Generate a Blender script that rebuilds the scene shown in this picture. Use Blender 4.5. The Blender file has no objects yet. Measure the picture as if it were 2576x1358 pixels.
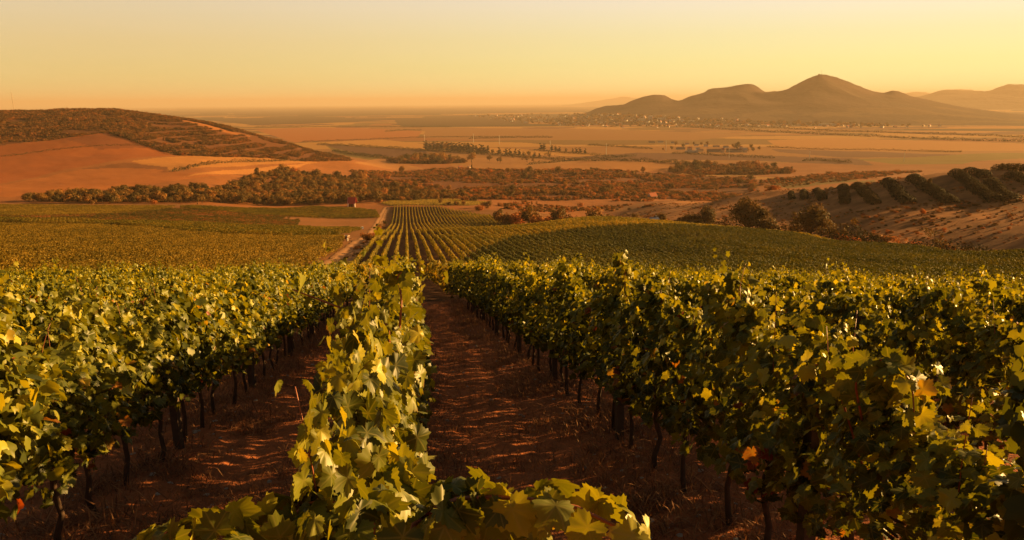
import bpy, math, random
import numpy as np
from mathutils import Vector, Matrix

random.seed(7)
RNG = np.random.default_rng(7)
SC = bpy.context.scene
COL = SC.collection

# ------------------------------------------------------------------ camera
FPX, CXP, CYP = 2231.0, 1288.0, 679.0          # focal length and centre on a 2576 x 1358 picture
YAW, PITCH, ROLL = math.radians(6.8), math.radians(10.69), math.radians(-0.42)
CAM = np.array([0.13, 0.0, 0.0])
_F = np.array([math.sin(YAW)*math.cos(PITCH), math.cos(YAW)*math.cos(PITCH), -math.sin(PITCH)])
_R0 = np.array([math.cos(YAW), -math.sin(YAW), 0.0])
_U0 = np.cross(_R0, _F)
_R = _R0*math.cos(ROLL) + _U0*math.sin(ROLL)
_U = _U0*math.cos(ROLL) - _R0*math.sin(ROLL)
cam_data = bpy.data.cameras.new("camera")
cam_data.sensor_width = 36.0
cam_data.lens = 36.0*FPX/2576.0
cam_data.clip_start = 0.05
cam_data.clip_end = 300000.0
camera = bpy.data.objects.new("camera", cam_data)
COL.objects.link(camera)
camera.matrix_world = Matrix(((_R[0], _U[0], -_F[0], CAM[0]), (_R[1], _U[1], -_F[1], CAM[1]),
                              (_R[2], _U[2], -_F[2], CAM[2]), (0, 0, 0, 1)))
SC.camera = camera

# ------------------------------------------------------------------ sun, sky, exposure
SUN_AZ, SUN_EL = YAW + math.radians(66), math.radians(12.0)
SUN_DIR = Vector((math.sin(SUN_AZ)*math.cos(SUN_EL), math.cos(SUN_AZ)*math.cos(SUN_EL), math.sin(SUN_EL)))
sd = bpy.data.lights.new("sun", 'SUN')
sd.energy = 5.0
sd.angle = math.radians(0.6)
sd.color = (1.0, 0.565, 0.17)
sun = bpy.data.objects.new("sun", sd)
COL.objects.link(sun)
sun.rotation_euler = (-SUN_DIR).to_track_quat('-Z', 'Y').to_euler()

SC.view_settings.view_transform = 'Standard'
SC.view_settings.look = 'None'
SC.view_settings.exposure = 1.7
SC.view_settings.gamma = 1.0
SC.render.engine = 'CYCLES'
SC.cycles.use_denoising = True
SC.cycles.max_bounces = 6
SC.cycles.diffuse_bounces = 3
SC.cycles.glossy_bounces = 2
SC.cycles.transmission_bounces = 4
SC.cycles.volume_bounces = 0
SC.cycles.sample_clamp_indirect = 6.0
SC.cycles.use_adaptive_sampling = False


class NT:
    """small helper round a node tree"""
    def __init__(self, tree):
        self.t = tree
        self.n = tree.nodes
        self.n.clear()

    def add(self, kind, **kw):
        nd = self.n.new(kind)
        for k, v in kw.items():
            setattr(nd, k, v)
        return nd

    def link(self, a, b):
        self.t.links.new(a, b)

    def math(self, op, a, b=None, c=None, clamp=False):
        nd = self.add('ShaderNodeMath', operation=op, use_clamp=clamp)
        for i, v in enumerate((a, b, c)):
            if v is None:
                continue
            if isinstance(v, (int, float)):
                nd.inputs[i].default_value = v
            else:
                self.link(v, nd.inputs[i])
        return nd.outputs[0]

    def mix(self, fac, a, b, mode='MIX'):
        nd = self.add('ShaderNodeMix', data_type='RGBA', blend_type=mode)
        for s, v in ((nd.inputs['Factor'], fac), (nd.inputs[6], a), (nd.inputs[7], b)):
            if isinstance(v, (int, float)):
                s.default_value = v
            elif isinstance(v, (tuple, list)):
                s.default_value = (*v[:3], 1.0)
            else:
                self.link(v, s)
        return nd.outputs[2]

    def ramp(self, fac, stops, interp='LINEAR'):
        nd = self.add('ShaderNodeValToRGB')
        cr = nd.color_ramp
        cr.interpolation = interp
        while len(cr.elements) < len(stops):
            cr.elements.new(0.5)
        for e, (p, c) in zip(cr.elements, stops):
            e.position = p
            e.color = (*c[:3], 1.0)
        self.link(fac, nd.inputs[0])
        return nd.outputs[0]

    def noise(self, vec, scale, detail=4.0, rough=0.55):
        nd = self.add('ShaderNodeTexNoise')
        nd.inputs['Scale'].default_value = scale
        nd.inputs['Detail'].default_value = detail
        nd.inputs['Roughness'].default_value = rough
        if vec is not None:
            self.link(vec, nd.inputs['Vector'])
        return nd.outputs['Fac']

    def scaled(self, vec, sx, sy, sz):
        nd = self.add('ShaderNodeMapping')
        self.link(vec, nd.inputs[0])
        nd.inputs['Scale'].default_value = (sx, sy, sz)
        return nd.outputs[0]


def srgb(r, g, b):
    f = lambda c: (c/255/12.92) if c/255 <= 0.04045 else ((c/255 + 0.055)/1.055)**2.4
    return (f(r), f(g), f(b))


world = bpy.data.worlds.new("World")
SC.world = world
world.use_nodes = True
W = NT(world.node_tree)
tc = W.add('ShaderNodeTexCoord')
sep = W.add('ShaderNodeSeparateXYZ')
W.link(tc.outputs['Generated'], sep.inputs[0])
dot = W.add('ShaderNodeVectorMath', operation='DOT_PRODUCT')
W.link(tc.outputs['Generated'], dot.inputs[0])
dot.inputs[1].default_value = SUN_DIR
elev = W.math('MULTIPLY', sep.outputs[2], 1/0.5, clamp=True)      # 0..30 degrees of height
SKY_K = 0.298


def sk(r, g, b, k=1.0):
    return tuple(c*SKY_K*k for c in srgb(r, g, b))


away = W.ramp(elev, [(0.0, sk(226, 205, 134, 1.06)), (0.06, sk(226, 205, 134, 1.05)), (0.13, sk(228, 205, 148, 1.02)), (0.23, sk(225, 210, 178)),
                     (0.36, sk(116, 110, 98)), (0.7, sk(74, 84, 84)), (1.0, sk(66, 80, 86))])
toward = W.ramp(elev, [(0.0, sk(242, 240, 164, 1.3)), (0.08, sk(241, 239, 164, 1.18)), (0.14, sk(243, 238, 182, 1.1)), (0.23, sk(247, 238, 222, 1.06)),
                       (0.36, sk(140, 130, 108)), (0.7, sk(82, 90, 88)), (1.0, sk(70, 82, 88))])
glow = W.add('ShaderNodeMapRange', interpolation_type='SMOOTHSTEP')
W.link(dot.outputs['Value'], glow.inputs[0])
glow.inputs[1].default_value = -0.05
glow.inputs[2].default_value = 0.93
skycol = W.mix(glow.outputs[0], away, toward)
rear = W.add('ShaderNodeMapRange', interpolation_type='SMOOTHSTEP')
W.link(dot.outputs['Value'], rear.inputs[0])
rear.inputs[1].default_value = -0.9
rear.inputs[2].default_value = -0.2
rear.inputs[3].default_value = 0.35
skycol = W.mix(rear.outputs[0], (0, 0, 0), skycol)
streak = W.noise(W.scaled(tc.outputs['Generated'], 3.0, 3.0, 60.0), 2.2, 4.0)
skycol = W.mix(W.math('MULTIPLY', W.math('SUBTRACT', streak, 0.5), 0.22), skycol, sk(255, 225, 190))
nish = W.add('ShaderNodeTexSky', sky_type='NISHITA')
nish.sun_disc = False
nish.sun_elevation = SUN_EL
nish.sun_rotation = SUN_AZ
nish.dust_density = 5.0
nish.air_density = 1.5
warm = W.mix(1.0, nish.outputs[0], (1.0, 0.72, 0.42), 'MULTIPLY')
bg1 = W.add('ShaderNodeBackground')
W.link(warm, bg1.inputs[0])
bg1.inputs[1].default_value = 0.004
bg2 = W.add('ShaderNodeBackground')
W.link(skycol, bg2.inputs[0])
bg2.inputs[1].default_value = 1.0
ad = W.add('ShaderNodeAddShader')
W.link(bg1.outputs[0], ad.inputs[0])
W.link(bg2.outputs[0], ad.inputs[1])
wo = W.add('ShaderNodeOutputWorld')
W.link(ad.outputs[0], wo.inputs[0])


# ------------------------------------------------------------------ small maths
def vnoise(x, y, seed=0):
    xi = np.floor(x).astype(np.int64); yi = np.floor(y).astype(np.int64)
    fx = x - xi; fy = y - yi
    fx = fx*fx*(3 - 2*fx); fy = fy*fy*(3 - 2*fy)

    def h(a, b):
        n = (a*374761393 + b*668265263 + seed*974634211) & 0x7fffffff
        n = ((n ^ (n >> 13))*1274126177) & 0x7fffffff
        return ((n ^ (n >> 16)) & 0xffff)/65535.0
    return (h(xi, yi)*(1 - fx) + h(xi + 1, yi)*fx)*(1 - fy) + (h(xi, yi + 1)*(1 - fx) + h(xi + 1, yi + 1)*fx)*fy


def fbm(x, y, oct=4, seed=0):
    s = 0; a = 0.5; t = 0
    for i in range(oct):
        s = s + a*vnoise(x*2**i, y*2**i, seed + i*17); t += a; a *= 0.5
    return s/t*2 - 1


def sstep(a, b, x):
    t = np.clip((x - a)/(b - a), 0, 1)
    return t*t*(3 - 2*t)


def pchip(xs, ys, q):
    xs = np.asarray(xs, float); ys = np.asarray(ys, float)
    h = np.diff(xs); dl = np.diff(ys)/h
    m = np.zeros_like(ys)
    for i in range(1, len(xs) - 1):
        if dl[i-1]*dl[i] > 0:
            w1 = 2*h[i] + h[i-1]; w2 = h[i] + 2*h[i-1]
            m[i] = (w1 + w2)/(w1/dl[i-1] + w2/dl[i])
    m[0] = dl[0]; m[-1] = dl[-1]
    q = np.clip(q, xs[0], xs[-1])
    i = np.clip(np.searchsorted(xs, q) - 1, 0, len(xs) - 2)
    t = (q - xs[i])/h[i]
    return (ys[i]*(1 + 2*t)*(1 - t)**2 + m[i]*h[i]*t*(1 - t)**2 + ys[i+1]*t*t*(3 - 2*t) + m[i+1]*h[i]*t*t*(t - 1))


def ray(x, y):
    d = _F + _R*(x - CXP)/FPX - _U*(y - CYP)/FPX
    return d/math.hypot(d[0], d[1])             # unit horizontal length


def az_of(x, y=550.0):
    d = ray(x, y)
    return math.atan2(d[0], d[1])


# ------------------------------------------------------------------ terrain heights
GZ, SLOPE, CROSS = -2.44, 0.173, 0.016


def near_plane(X, Y):
    return GZ - SLOPE*Y - CROSS*X - 0.055*(np.sqrt(np.square(np.maximum(np.asarray(X, float) - 3.5, 0)) + 4.0) - 2.0)


P = 'z'
COLUMNS = {
    -900: [(190, 668), (370, 580), (800, 516), (1000, 480), (1500, 410), (2000, 340), (2400, 300), (3000, P, -60), (4500, P, -160)],
    0: [(190, 668), (235, 642), (330, 602), (400, 585), (560, 560), (800, 518), (950, 494), (1200, 450), (1500, 398), (1750, 350), (2000, 315), (2300, 283), (2700, P, -30), (4000, P, -160)],
    250: [(190, 670), (235, 641), (330, 602), (400, 585), (560, 559), (800, 518), (950, 492), (1200, 445), (1500, 392), (1750, 337), (2000, 305), (2300, 276.5), (2700, P, -30), (4000, P, -160)],
    480: [(190, 670), (235, 641), (330, 601), (400, 584), (560, 560), (800, 520), (950, 494), (1200, 442), (1500, 400), (1800, 355), (2150, 301), (2500, P, -45), (3500, P, -160)],
    700: [(190, 671), (235, 640), (330, 602), (430, 586), (560, 570), (700, 552), (876, 521), (1050, 492), (1300, 455), (1600, 412), (1900, 377), (2100, 352), (2400, P, -108), (3200, P, -160)],
    880: [(190, 672), (235, 641), (330, 604), (430, 589), (560, 576), (700, 560), (800, 541), (876, 521), (1000, 503), (1300, 468), (1700, 430), (1900, 405), (2300, P, -138), (3000, P, -160)],
    1020: [(190, 672), (235, 641), (330, 604), (430, 589), (560, 576), (700, 560), (800, 540), (876, 520), (1000, 504), (1300, 472), (1900, 430), (2500, 400), (3200, P, -160)],
    1250: [(190, 674), (235, 646), (330, 605), (430, 575), (530, P, -78), (700, 553), (850, 526), (1000, 508), (1300, 474), (1900, 430), (2500, 400), (3200, P, -160)],
    1500: [(190, 677), (260, 641), (360, 590), (470, 550), (600, P, -85), (800, P, -107), (1000, 518), (1300, 480), (1900, 430), (2500, 398), (3200, P, -160)],
    1700: [(190, 682), (250, 656), (340, 605), (440, 566), (540, P, -76), (700, 541), (850, 518), (960, 504), (1200, P, -130), (1500, 470), (2000, 430), (2500, 398), (3200, P, -160)],
    2000: [(190, 690), (250, 664), (340, 622), (420, 592), (480, P, -72), (560, 555), (680, 505), (760, 478), (900, P, -100), (1200, P, -128), (1600, 452), (2000, 428), (2600, 394), (3300, P, -160)],
    2300: [(190, 700), (250, 676), (330, 641), (370, 622), (410, P, -66), (480, 575), (580, 500), (680, 440), (820, P, -85), (1150, P, -125), (1600, 450), (2000, 426), (2600, 392), (3300, P, -160)],
    2576: [(190, 710), (240, 692), (300, 659), (335, 641), (370, P, -63), (440, 590), (560, 500), (680, 421), (820, P, -72), (1100, P, -118), (1600, 450), (2000, 424), (2600, 390), (3300, P, -160)],
    3300: [(190, P, -36), (300, P, -38), (370, P, -34), (450, P, -30), (550, P, -16), (640, P, -26), (730, P, -48), (1100, P, -95), (1600, P, -130), (3000, P, -160)],
    3700: [(190, P, -34), (300, P, -32), (370, P, -20), (450, P, -10), (550, P, 6), (660, P, -4), (800, P, -40), (1100, P, -90), (1600, P, -130), (3000, P, -160)],
    5000: [(150, P, -28), (250, P, -20), (400, P, 15), (520, P, 35), (640, P, 25), (900, P, -20), (1400, P, -110), (3000, P, -160)],
}
L0, L1, NL = math.log(0.3), math.log(90000.0), 1400
LG = np.linspace(L0, L1, NL)
cx_keys = sorted(COLUMNS)
col_az, col_z = [], []
for k in cx_keys:
    a = az_of(k)
    ls, zs = [], []
    for d0 in (0.3, 5, 20, 50, 90):
        ls.append(math.log(d0)); zs.append(near_plane(d0*math.sin(a), d0*math.cos(a)))
    for e in COLUMNS[k]:
        if len(e) == 3:
            z = e[2]
        else:
            z = ray(k, e[1])[2]*e[0]
        ls.append(math.log(e[0])); zs.append(z)
    ls.append(L1); zs.append(-160.0)
    col_az.append(a); col_z.append(pchip(ls, zs, LG))
col_az = np.array(col_az); col_z = np.array(col_z)
NA = 1600
AG = np.linspace(col_az[0], col_az[-1], NA)
TAB = np.zeros((NA, NL))
for j in range(NL):
    TAB[:, j] = pchip(col_az, col_z[:, j], AG)


def base_height(X, Y):
    X = np.asarray(X, float); Y = np.asarray(Y, float)
    dx, dy = X - CAM[0], Y - CAM[1]
    d = np.maximum(np.hypot(dx, dy), 0.31)
    a = np.clip((np.arctan2(dx, dy) - AG[0])/(AG[-1] - AG[0])*(NA - 1), 0, NA - 1.001)
    l = np.clip((np.log(d) - L0)/(L1 - L0)*(NL - 1), 0, NL - 1.001)
    i = a.astype(int); j = l.astype(int); fa = a - i; fl = l - j
    z = (TAB[i, j]*(1 - fa) + TAB[i+1, j]*fa)*(1 - fl) + (TAB[i, j+1]*(1 - fa) + TAB[i+1, j+1]*fa)*fl
    w = sstep(40, 80, d)
    pl = near_plane(X, Y)
    ph = np.abs(((X/2.75 + 0.5) % 1.0) - 0.5)*2.75        # distance from the nearest row line
    micro = 0.09*np.exp(-(ph/0.42)**2) - 0.03*np.exp(-((ph - 0.95)/0.22)**2)
    micro = micro + 0.03*fbm(X*2.2, Y*2.2, 3, 5) + 0.022*fbm(X*9, Y*9, 2, 9)
    z = z*w + (pl + micro*sstep(60, 25, d))*(1 - w)
    far = sstep(100, 400, d)*sstep(4000, 2500, d)
    z = z + far*(1.2*fbm(X/60, Y/60, 3, 21) + 0.25*fbm(X/12, Y/12, 2, 33))
    # wooded hill at left: folds
    hill = sstep(1300, 1900, d)*sstep(3200, 2500, d)*sstep(az_of(900), az_of(500), np.arctan2(dx, dy))
    z = z + hill*5.0*fbm(X/160, Y/160, 3, 44)*sstep(2400, 2000, d)
    return z


# mountains: skyline pixels, distance, front and back reach
MOUNTS = [
    ("mountain_range", 9000.0, 2900.0, 2500.0, [(1440, 292), (1480, 282), (1500, 273), (1530, 266), (1565, 263.5), (1590, 253), (1620, 243), (1650, 238), (1672, 240), (1690, 249), (1706, 253),
     (1735, 243), (1770, 233), (1785, 224), (1830, 219), (1860, 213.5), (1885, 211), (1902, 216), (1928, 231), (1950, 230), (1975, 226), (2000, 214), (2030, 199), (2066, 187.5),
     (2090, 191), (2130, 204), (2165, 218), (2200, 230), (2222, 233), (2249, 228), (2270, 233), (2290, 241), (2326, 249), (2411, 267), (2508, 281), (2600, 292), (2700, 298), (2800, 300)]),
    ("mountain_range", 20000.0, 4000.0, 3000.0, [(2200, 262), (2290, 247), (2343, 235), (2360, 229), (2382, 225.5), (2447, 228), (2484, 229), (2515, 218.5), (2542, 212), (2576, 212.5), (2650, 222), (2760, 216), (2900, 240)]),
    ("mountain_range", 32000.0, 4000.0, 3000.0, [(2200, 255), (2278, 235), (2297, 231.4), (2324, 232), (2345, 236), (2410, 224.5), (2440, 226), (2500, 240), (2600, 250)]),
    ("mountain_range", 42000.0, 4000.0, 3000.0, [(1440, 262), (1493, 255), (1540, 248), (1569, 243.5), (1600, 247), (1660, 255), (1760, 262)]),
]
MDATA = []
for nm, D, wf, wb, pts in MOUNTS:
    aa = np.array([az_of(x, y) for x, y in pts]); zz = np.array([ray(x, y)[2]*D for x, y in pts])
    o = np.argsort(aa)
    MDATA.append((nm, D, wf, wb, aa[o], zz[o]))


MBLUR = []
for nm, D, wf, wb, aa, zz in MDATA:
    ag = np.linspace(aa[0] - 0.03, aa[-1] + 0.03, 900)
    pr = pchip(aa, zz, ag) + 161
    pr = pr*sstep(aa[0] - 0.012, aa[0] + 0.004, ag)*sstep(aa[-1] + 0.012, aa[-1] - 0.004, ag)
    lv = [pr]
    for s in (0.006, 0.014, 0.026, 0.04, 0.055):
        k = np.arange(-300, 301)*(ag[1] - ag[0]); kk = np.exp(-(k/s)**2/2)
        lv.append(np.convolve(np.pad(pr, 300, mode='edge'), kk/kk.sum(), mode='valid'))
    MBLUR.append((ag, np.array(lv)))


def mount_height(k, X, Y):
    nm, D, wf, wb, aa, zz = MDATA[k]
    dx, dy = X - CAM[0], Y - CAM[1]
    d = np.hypot(dx, dy); a = np.arctan2(dx, dy)
    ag, lv = MBLUR[k]
    u = np.clip(np.where(d < D, (D - d)/wf, (d - D)/wb), 0, 1)
    fa = np.clip((a - ag[0])/(ag[1] - ag[0]), 0, 898.99); i = fa.astype(int); fa = fa - i
    fl = np.clip(u*9.0, 0, 4.99); j = fl.astype(int); fl = fl - j
    g = lambda jj: lv[jj, i]*(1 - fa) + lv[jj, i+1]*fa
    rel = np.minimum(g(j)*(1 - fl) + g(j+1)*fl, (lv[0, i]*(1 - fa) + lv[0, i+1]*fa) + 9000*np.maximum(u - 0.02, 0))
    sp = 1 + 0.18*fbm(X/1200, Y/1200, 3, 60 + k)
    uu = np.clip(u*sp, 0, 1)
    sh = (1 - uu)**1.45*(1 + 0.2*uu)
    spur = 1 - 0.15*np.abs(fbm(X/520, Y/700, 3, 80 + k))*np.clip(u*5, 0, 1)
    return -161 + rel*sh*spur


def H(X, Y):
    z = base_height(X, Y)
    d = np.hypot(np.asarray(X) - CAM[0], np.asarray(Y) - CAM[1])
    if np.any(d > 5500):
        z = np.maximum(z, mount_height(0, np.asarray(X, float), np.asarray(Y, float)))
    return z


DM = np.geomspace(12, 70000, 3600)


def hit(x, y):
    """world point of the terrain under a picture position"""
    r = ray(x, y)
    X = CAM[0] + r[0]*DM; Y = CAM[1] + r[1]*DM; Z = r[2]*DM
    h = H(X, Y)
    b = np.nonzero(Z <= h)[0]
    i = b[0] if len(b) else len(DM) - 1
    if i > 0 and len(b):
        g0 = Z[i-1] - h[i-1]; g1 = Z[i] - h[i]; t = g0/(g0 - g1 + 1e-9)
        d = DM[i-1]*(1 - t) + DM[i]*t
    else:
        d = DM[i]
    X, Y = CAM[0] + r[0]*d, CAM[1] + r[1]*d
    return np.array([X, Y, float(H(np.array([X]), np.array([Y]))[0]), d])


def xd(x, d):
    a = az_of(x)
    return (CAM[0] + d*math.sin(a), CAM[1] + d*math.cos(a))


def pxpoly(pts):
    return np.array([hit(x, y)[:2] for x, y in pts])


def inside(poly, X, Y):
    poly = np.asarray(poly)
    c = np.zeros(X.shape, bool)
    n = len(poly)
    lo, hi = poly.min(0), poly.max(0)
    m = (X >= lo[0]) & (X <= hi[0]) & (Y >= lo[1]) & (Y <= hi[1])
    xs, ys = X[m], Y[m]
    r = np.zeros(xs.shape, bool)
    for i in range(n):
        x1, y1 = poly[i]; x2, y2 = poly[(i+1) % n]
        if y1 == y2:
            continue
        cond = (y1 > ys) != (y2 > ys)
        r ^= cond & (xs < (x2 - x1)*(ys - y1)/(y2 - y1) + x1)
    c[m] = r
    return c


# ------------------------------------------------------------------ object helpers
def tag(o, label=None, cat=None, group=None, kind=None):
    for k, v in (('label', label), ('category', cat), ('group', group), ('kind', kind)):
        if v:
            o[k] = v
    return o


def link(name, mesh, parent=None, loc=None):
    o = bpy.data.objects.new(name, mesh)
    COL.objects.link(o)
    if parent is not None:
        o.parent = parent
    if loc is not None:
        o.location = loc
    return o


def mesh_np(name, V, faces, mats, mat_idx=None, uv=None, attrs=None, smooth=True):
    """faces: list of arrays, each (n,k)"""
    me = bpy.data.meshes.new(name)
    V = np.asarray(V, np.float32)
    me.vertices.add(len(V)); me.vertices.foreach_set('co', V.ravel())
    faces = [np.asarray(f, np.int32) for f in faces if len(f)]
    loops = np.concatenate([f.ravel() for f in faces])
    counts = np.concatenate([np.full(len(f), f.shape[1], np.int32) for f in faces])
    starts = np.concatenate([[0], np.cumsum(counts)[:-1]]).astype(np.int32)
    me.loops.add(len(loops)); me.loops.foreach_set('vertex_index', loops)
    me.polygons.add(len(counts)); me.polygons.foreach_set('loop_start', starts)
    me.polygons.foreach_set('loop_total', counts)
    if smooth:
        me.polygons.foreach_set('use_smooth', np.ones(len(counts), bool))
    for m in (mats if isinstance(mats, (list, tuple)) else [mats]):
        me.materials.append(m)
    if mat_idx is not None:
        me.polygons.foreach_set('material_index', np.asarray(mat_idx, np.int32))
    if uv is not None:
        l = me.uv_layers.new(name='UVMap')
        l.data.foreach_set('uv', np.asarray(uv, np.float32)[loops].ravel())
    for k, v in (attrs or {}).items():
        v = np.asarray(v, np.float32)
        if v.ndim == 1:
            a = me.attributes.new(k, 'FLOAT', 'POINT'); a.data.foreach_set('value', v)
        else:
            a = me.attributes.new(k, 'FLOAT_COLOR', 'POINT')
            a.data.foreach_set('color', np.concatenate([v, np.ones((len(v), 1), np.float32)], 1).ravel())
    me.update(calc_edges=True)
    return me


class MB:
    """collects boxes, prisms and tubes; build() links them as one mesh"""
    def __init__(self):
        self.v = []; self.f = []; self.m = []

    def poly(self, verts, faces, mi=0):
        b = len(self.v)
        self.v += [tuple(p) for p in verts]
        for f in faces:
            self.f.append([b + i for i in f]); self.m.append(mi)

    def box(self, x0, x1, y0, y1, z0, z1, mi=0):
        self.poly([(x0, y0, z0), (x1, y0, z0), (x1, y1, z0), (x0, y1, z0), (x0, y0, z1), (x1, y0, z1), (x1, y1, z1), (x0, y1, z1)],
                  [(3, 2, 1, 0), (4, 5, 6, 7), (0, 1, 5, 4), (1, 2, 6, 5), (2, 3, 7, 6), (3, 0, 4, 7)], mi)

    def tube(self, pts, rad, n=6, mi=0):
        pts = [Vector(p) for p in pts]
        rings = []
        for i, p in enumerate(pts):
            t = (pts[min(i+1, len(pts)-1)] - pts[max(i-1, 0)]).normalized()
            s = t.cross(Vector((0.3, 0.9, 0.1)) if abs(t.z) > 0.7 else Vector((0, 0, 1))).normalized()
            u = s.cross(t)
            r = rad[i] if isinstance(rad, (list, tuple)) else rad
            rings.append([p + s*(r*math.cos(2*math.pi*k/n)) + u*(r*math.sin(2*math.pi*k/n)) for k in range(n)])
        vs = [q for r in rings for q in r]
        fs = []
        for i in range(len(pts) - 1):
            for k in range(n):
                fs.append((i*n + k, i*n + (k+1) % n, (i+1)*n + (k+1) % n, (i+1)*n + k))
        fs.append(tuple(range(n - 1, -1, -1))); fs.append(tuple((len(pts)-1)*n + k for k in range(n)))
        self.poly(vs, fs, mi)

    def mesh(self, name, mats, smooth=False):
        me = bpy.data.meshes.new(name)
        me.from_pydata(self.v, [], self.f)
        for m in (mats if isinstance(mats, (list, tuple)) else [mats]):
            me.materials.append(m)
        me.polygons.foreach_set('material_index', self.m)
        if smooth:
            me.polygons.foreach_set('use_smooth', [True]*len(self.f))
        me.update()
        return me

    def build(self, name, mats, parent=None, loc=None, smooth=False):
        return link(name, self.mesh(name, mats, smooth), parent, loc)


def empty(name, loc, rz=0.0, scale=None):
    o = link(name, None, None, loc)
    o.empty_display_size = 0.3
    o.rotation_euler = (0, 0, rz)
    if scale is not None:
        o.scale = scale if hasattr(scale, '__len__') else (scale,)*3
    return o


ONES = "zero first second third fourth fifth sixth seventh eighth ninth tenth eleventh twelfth thirteenth fourteenth fifteenth sixteenth seventeenth eighteenth nineteenth".split()
TENS = {2: 'twent', 3: 'thirt', 4: 'fort', 5: 'fift', 6: 'sixt', 7: 'sevent', 8: 'eight', 9: 'ninet'}


def nth(n):
    if n < 20:
        return ONES[n]
    if n < 100:
        t, u = divmod(n, 10)
        return TENS[t] + ('ieth' if u == 0 else 'y-' + ONES[u])
    h, r = divmod(n, 100)
    base = {1: 'hundred', 2: 'two-hundred', 3: 'three-hundred'}[h]
    return base + ('th' if r == 0 else '-and-' + nth(r))


# ------------------------------------------------------------------ materials
def new_mat(name):
    m = bpy.data.materials.new(name)
    m.use_nodes = True
    t = NT(m.node_tree)
    out = t.add('ShaderNodeOutputMaterial')
    return m, t, out


def simple_mat(name, col, rough=0.8, var=0.25, scale=4.0, metallic=0.0, spec=0.3):
    m, t, out = new_mat(name)
    b = t.add('ShaderNodeBsdfPrincipled')
    geo = t.add('ShaderNodeTexCoord')
    n = t.noise(geo.outputs['Object'], scale, 5.0)
    c = t.mix(t.math('MULTIPLY', n, 1.0), tuple(x*(1 - var) for x in col), tuple(min(1, x*(1 + var)) for x in col))
    t.link(c, b.inputs['Base Color'])
    b.inputs['Roughness'].default_value = rough
    b.inputs['Metallic'].default_value = metallic
    b.inputs['Specular IOR Level'].default_value = spec
    t.link(b.outputs[0], out.inputs[0])
    return m


def leaf_mat(name, stops, trans=0.42, tcol=(1.5, 1.25, 0.5), rough=0.5, spec=0.35, veins=False, rand=0.0, patch=0.0):
    """foliage: colour from the per-leaf 'tint' attribute (0..1) and the object's random number"""
    m, t, out = new_mat(name)
    at = t.add('ShaderNodeAttribute', attribute_name='tint')
    fac = at.outputs['Fac']
    oi = t.add('ShaderNodeObjectInfo')
    if rand:
        fac = t.math('ADD', fac, t.math('MULTIPLY', t.math('SUBTRACT', oi.outputs['Random'], 0.5), rand), clamp=True)
    if patch:
        gp = t.add('ShaderNodeNewGeometry')
        pn = t.noise(t.scaled(gp.outputs['Position'], 0.03, 0.012, 0.0), 1.0, 5.0, 0.6)
        fac = t.math('ADD', fac, t.math('MULTIPLY', t.math('SUBTRACT', pn, 0.5), patch), clamp=True)
    col = t.ramp(fac, stops)
    if veins:
        uv = t.add('ShaderNodeUVMap', uv_map='UVMap')
        sp = t.add('ShaderNodeSeparateXYZ')
        t.link(uv.outputs[0], sp.inputs[0])
        ang = t.math('ARCTAN2', sp.outputs[0], sp.outputs[1])
        r = t.math('SQRT', t.math('ADD', t.math('MULTIPLY', sp.outputs[0], sp.outputs[0]), t.math('MULTIPLY', sp.outputs[1], sp.outputs[1])))
        dv = t.math('MULTIPLY', t.math('PINGPONG', t.math('ADD', ang, 6.0*0.96), 0.48), r)
        vein = t.math('SUBTRACT', 1.0, t.math('DIVIDE', dv, 0.028, clamp=True), clamp=True)
        col = t.mix(t.math('MULTIPLY', vein, 0.45), col, (0.30, 0.26, 0.07))
        ed = t.math('MULTIPLY', t.math('SUBTRACT', r, 0.36), 5.0, clamp=True)
        gp2 = t.add('ShaderNodeNewGeometry')
        br = t.math('MULTIPLY', t.math('SUBTRACT', t.noise(gp2.outputs['Position'], 9.0, 3.0), 0.56), 9.0, clamp=True)
        col = t.mix(t.math('MULTIPLY', ed, br), col, (0.16, 0.065, 0.022))
        blot = t.noise(uv.outputs[0], 3.5, 3.0)
        col = t.mix(t.math('MULTIPLY', blot, 0.35), col, t.mix(1.0, col, (0.55, 0.6, 0.5), 'MULTIPLY'))
    b = t.add('ShaderNodeBsdfPrincipled')
    t.link(col, b.inputs['Base Color'])
    b.inputs['Roughness'].default_value = rough
    b.inputs['Specular IOR Level'].default_value = spec
    tr = t.add('ShaderNodeBsdfTranslucent')
    t.link(t.mix(1.0, col, tcol, 'MULTIPLY'), tr.inputs[0])
    mx = t.add('ShaderNodeMixShader')
    mx.inputs[0].default_value = trans
    t.link(b.outputs[0], mx.inputs[1]); t.link(tr.outputs[0], mx.inputs[2])
    t.link(mx.outputs[0], out.inputs[0])
    return m


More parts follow.
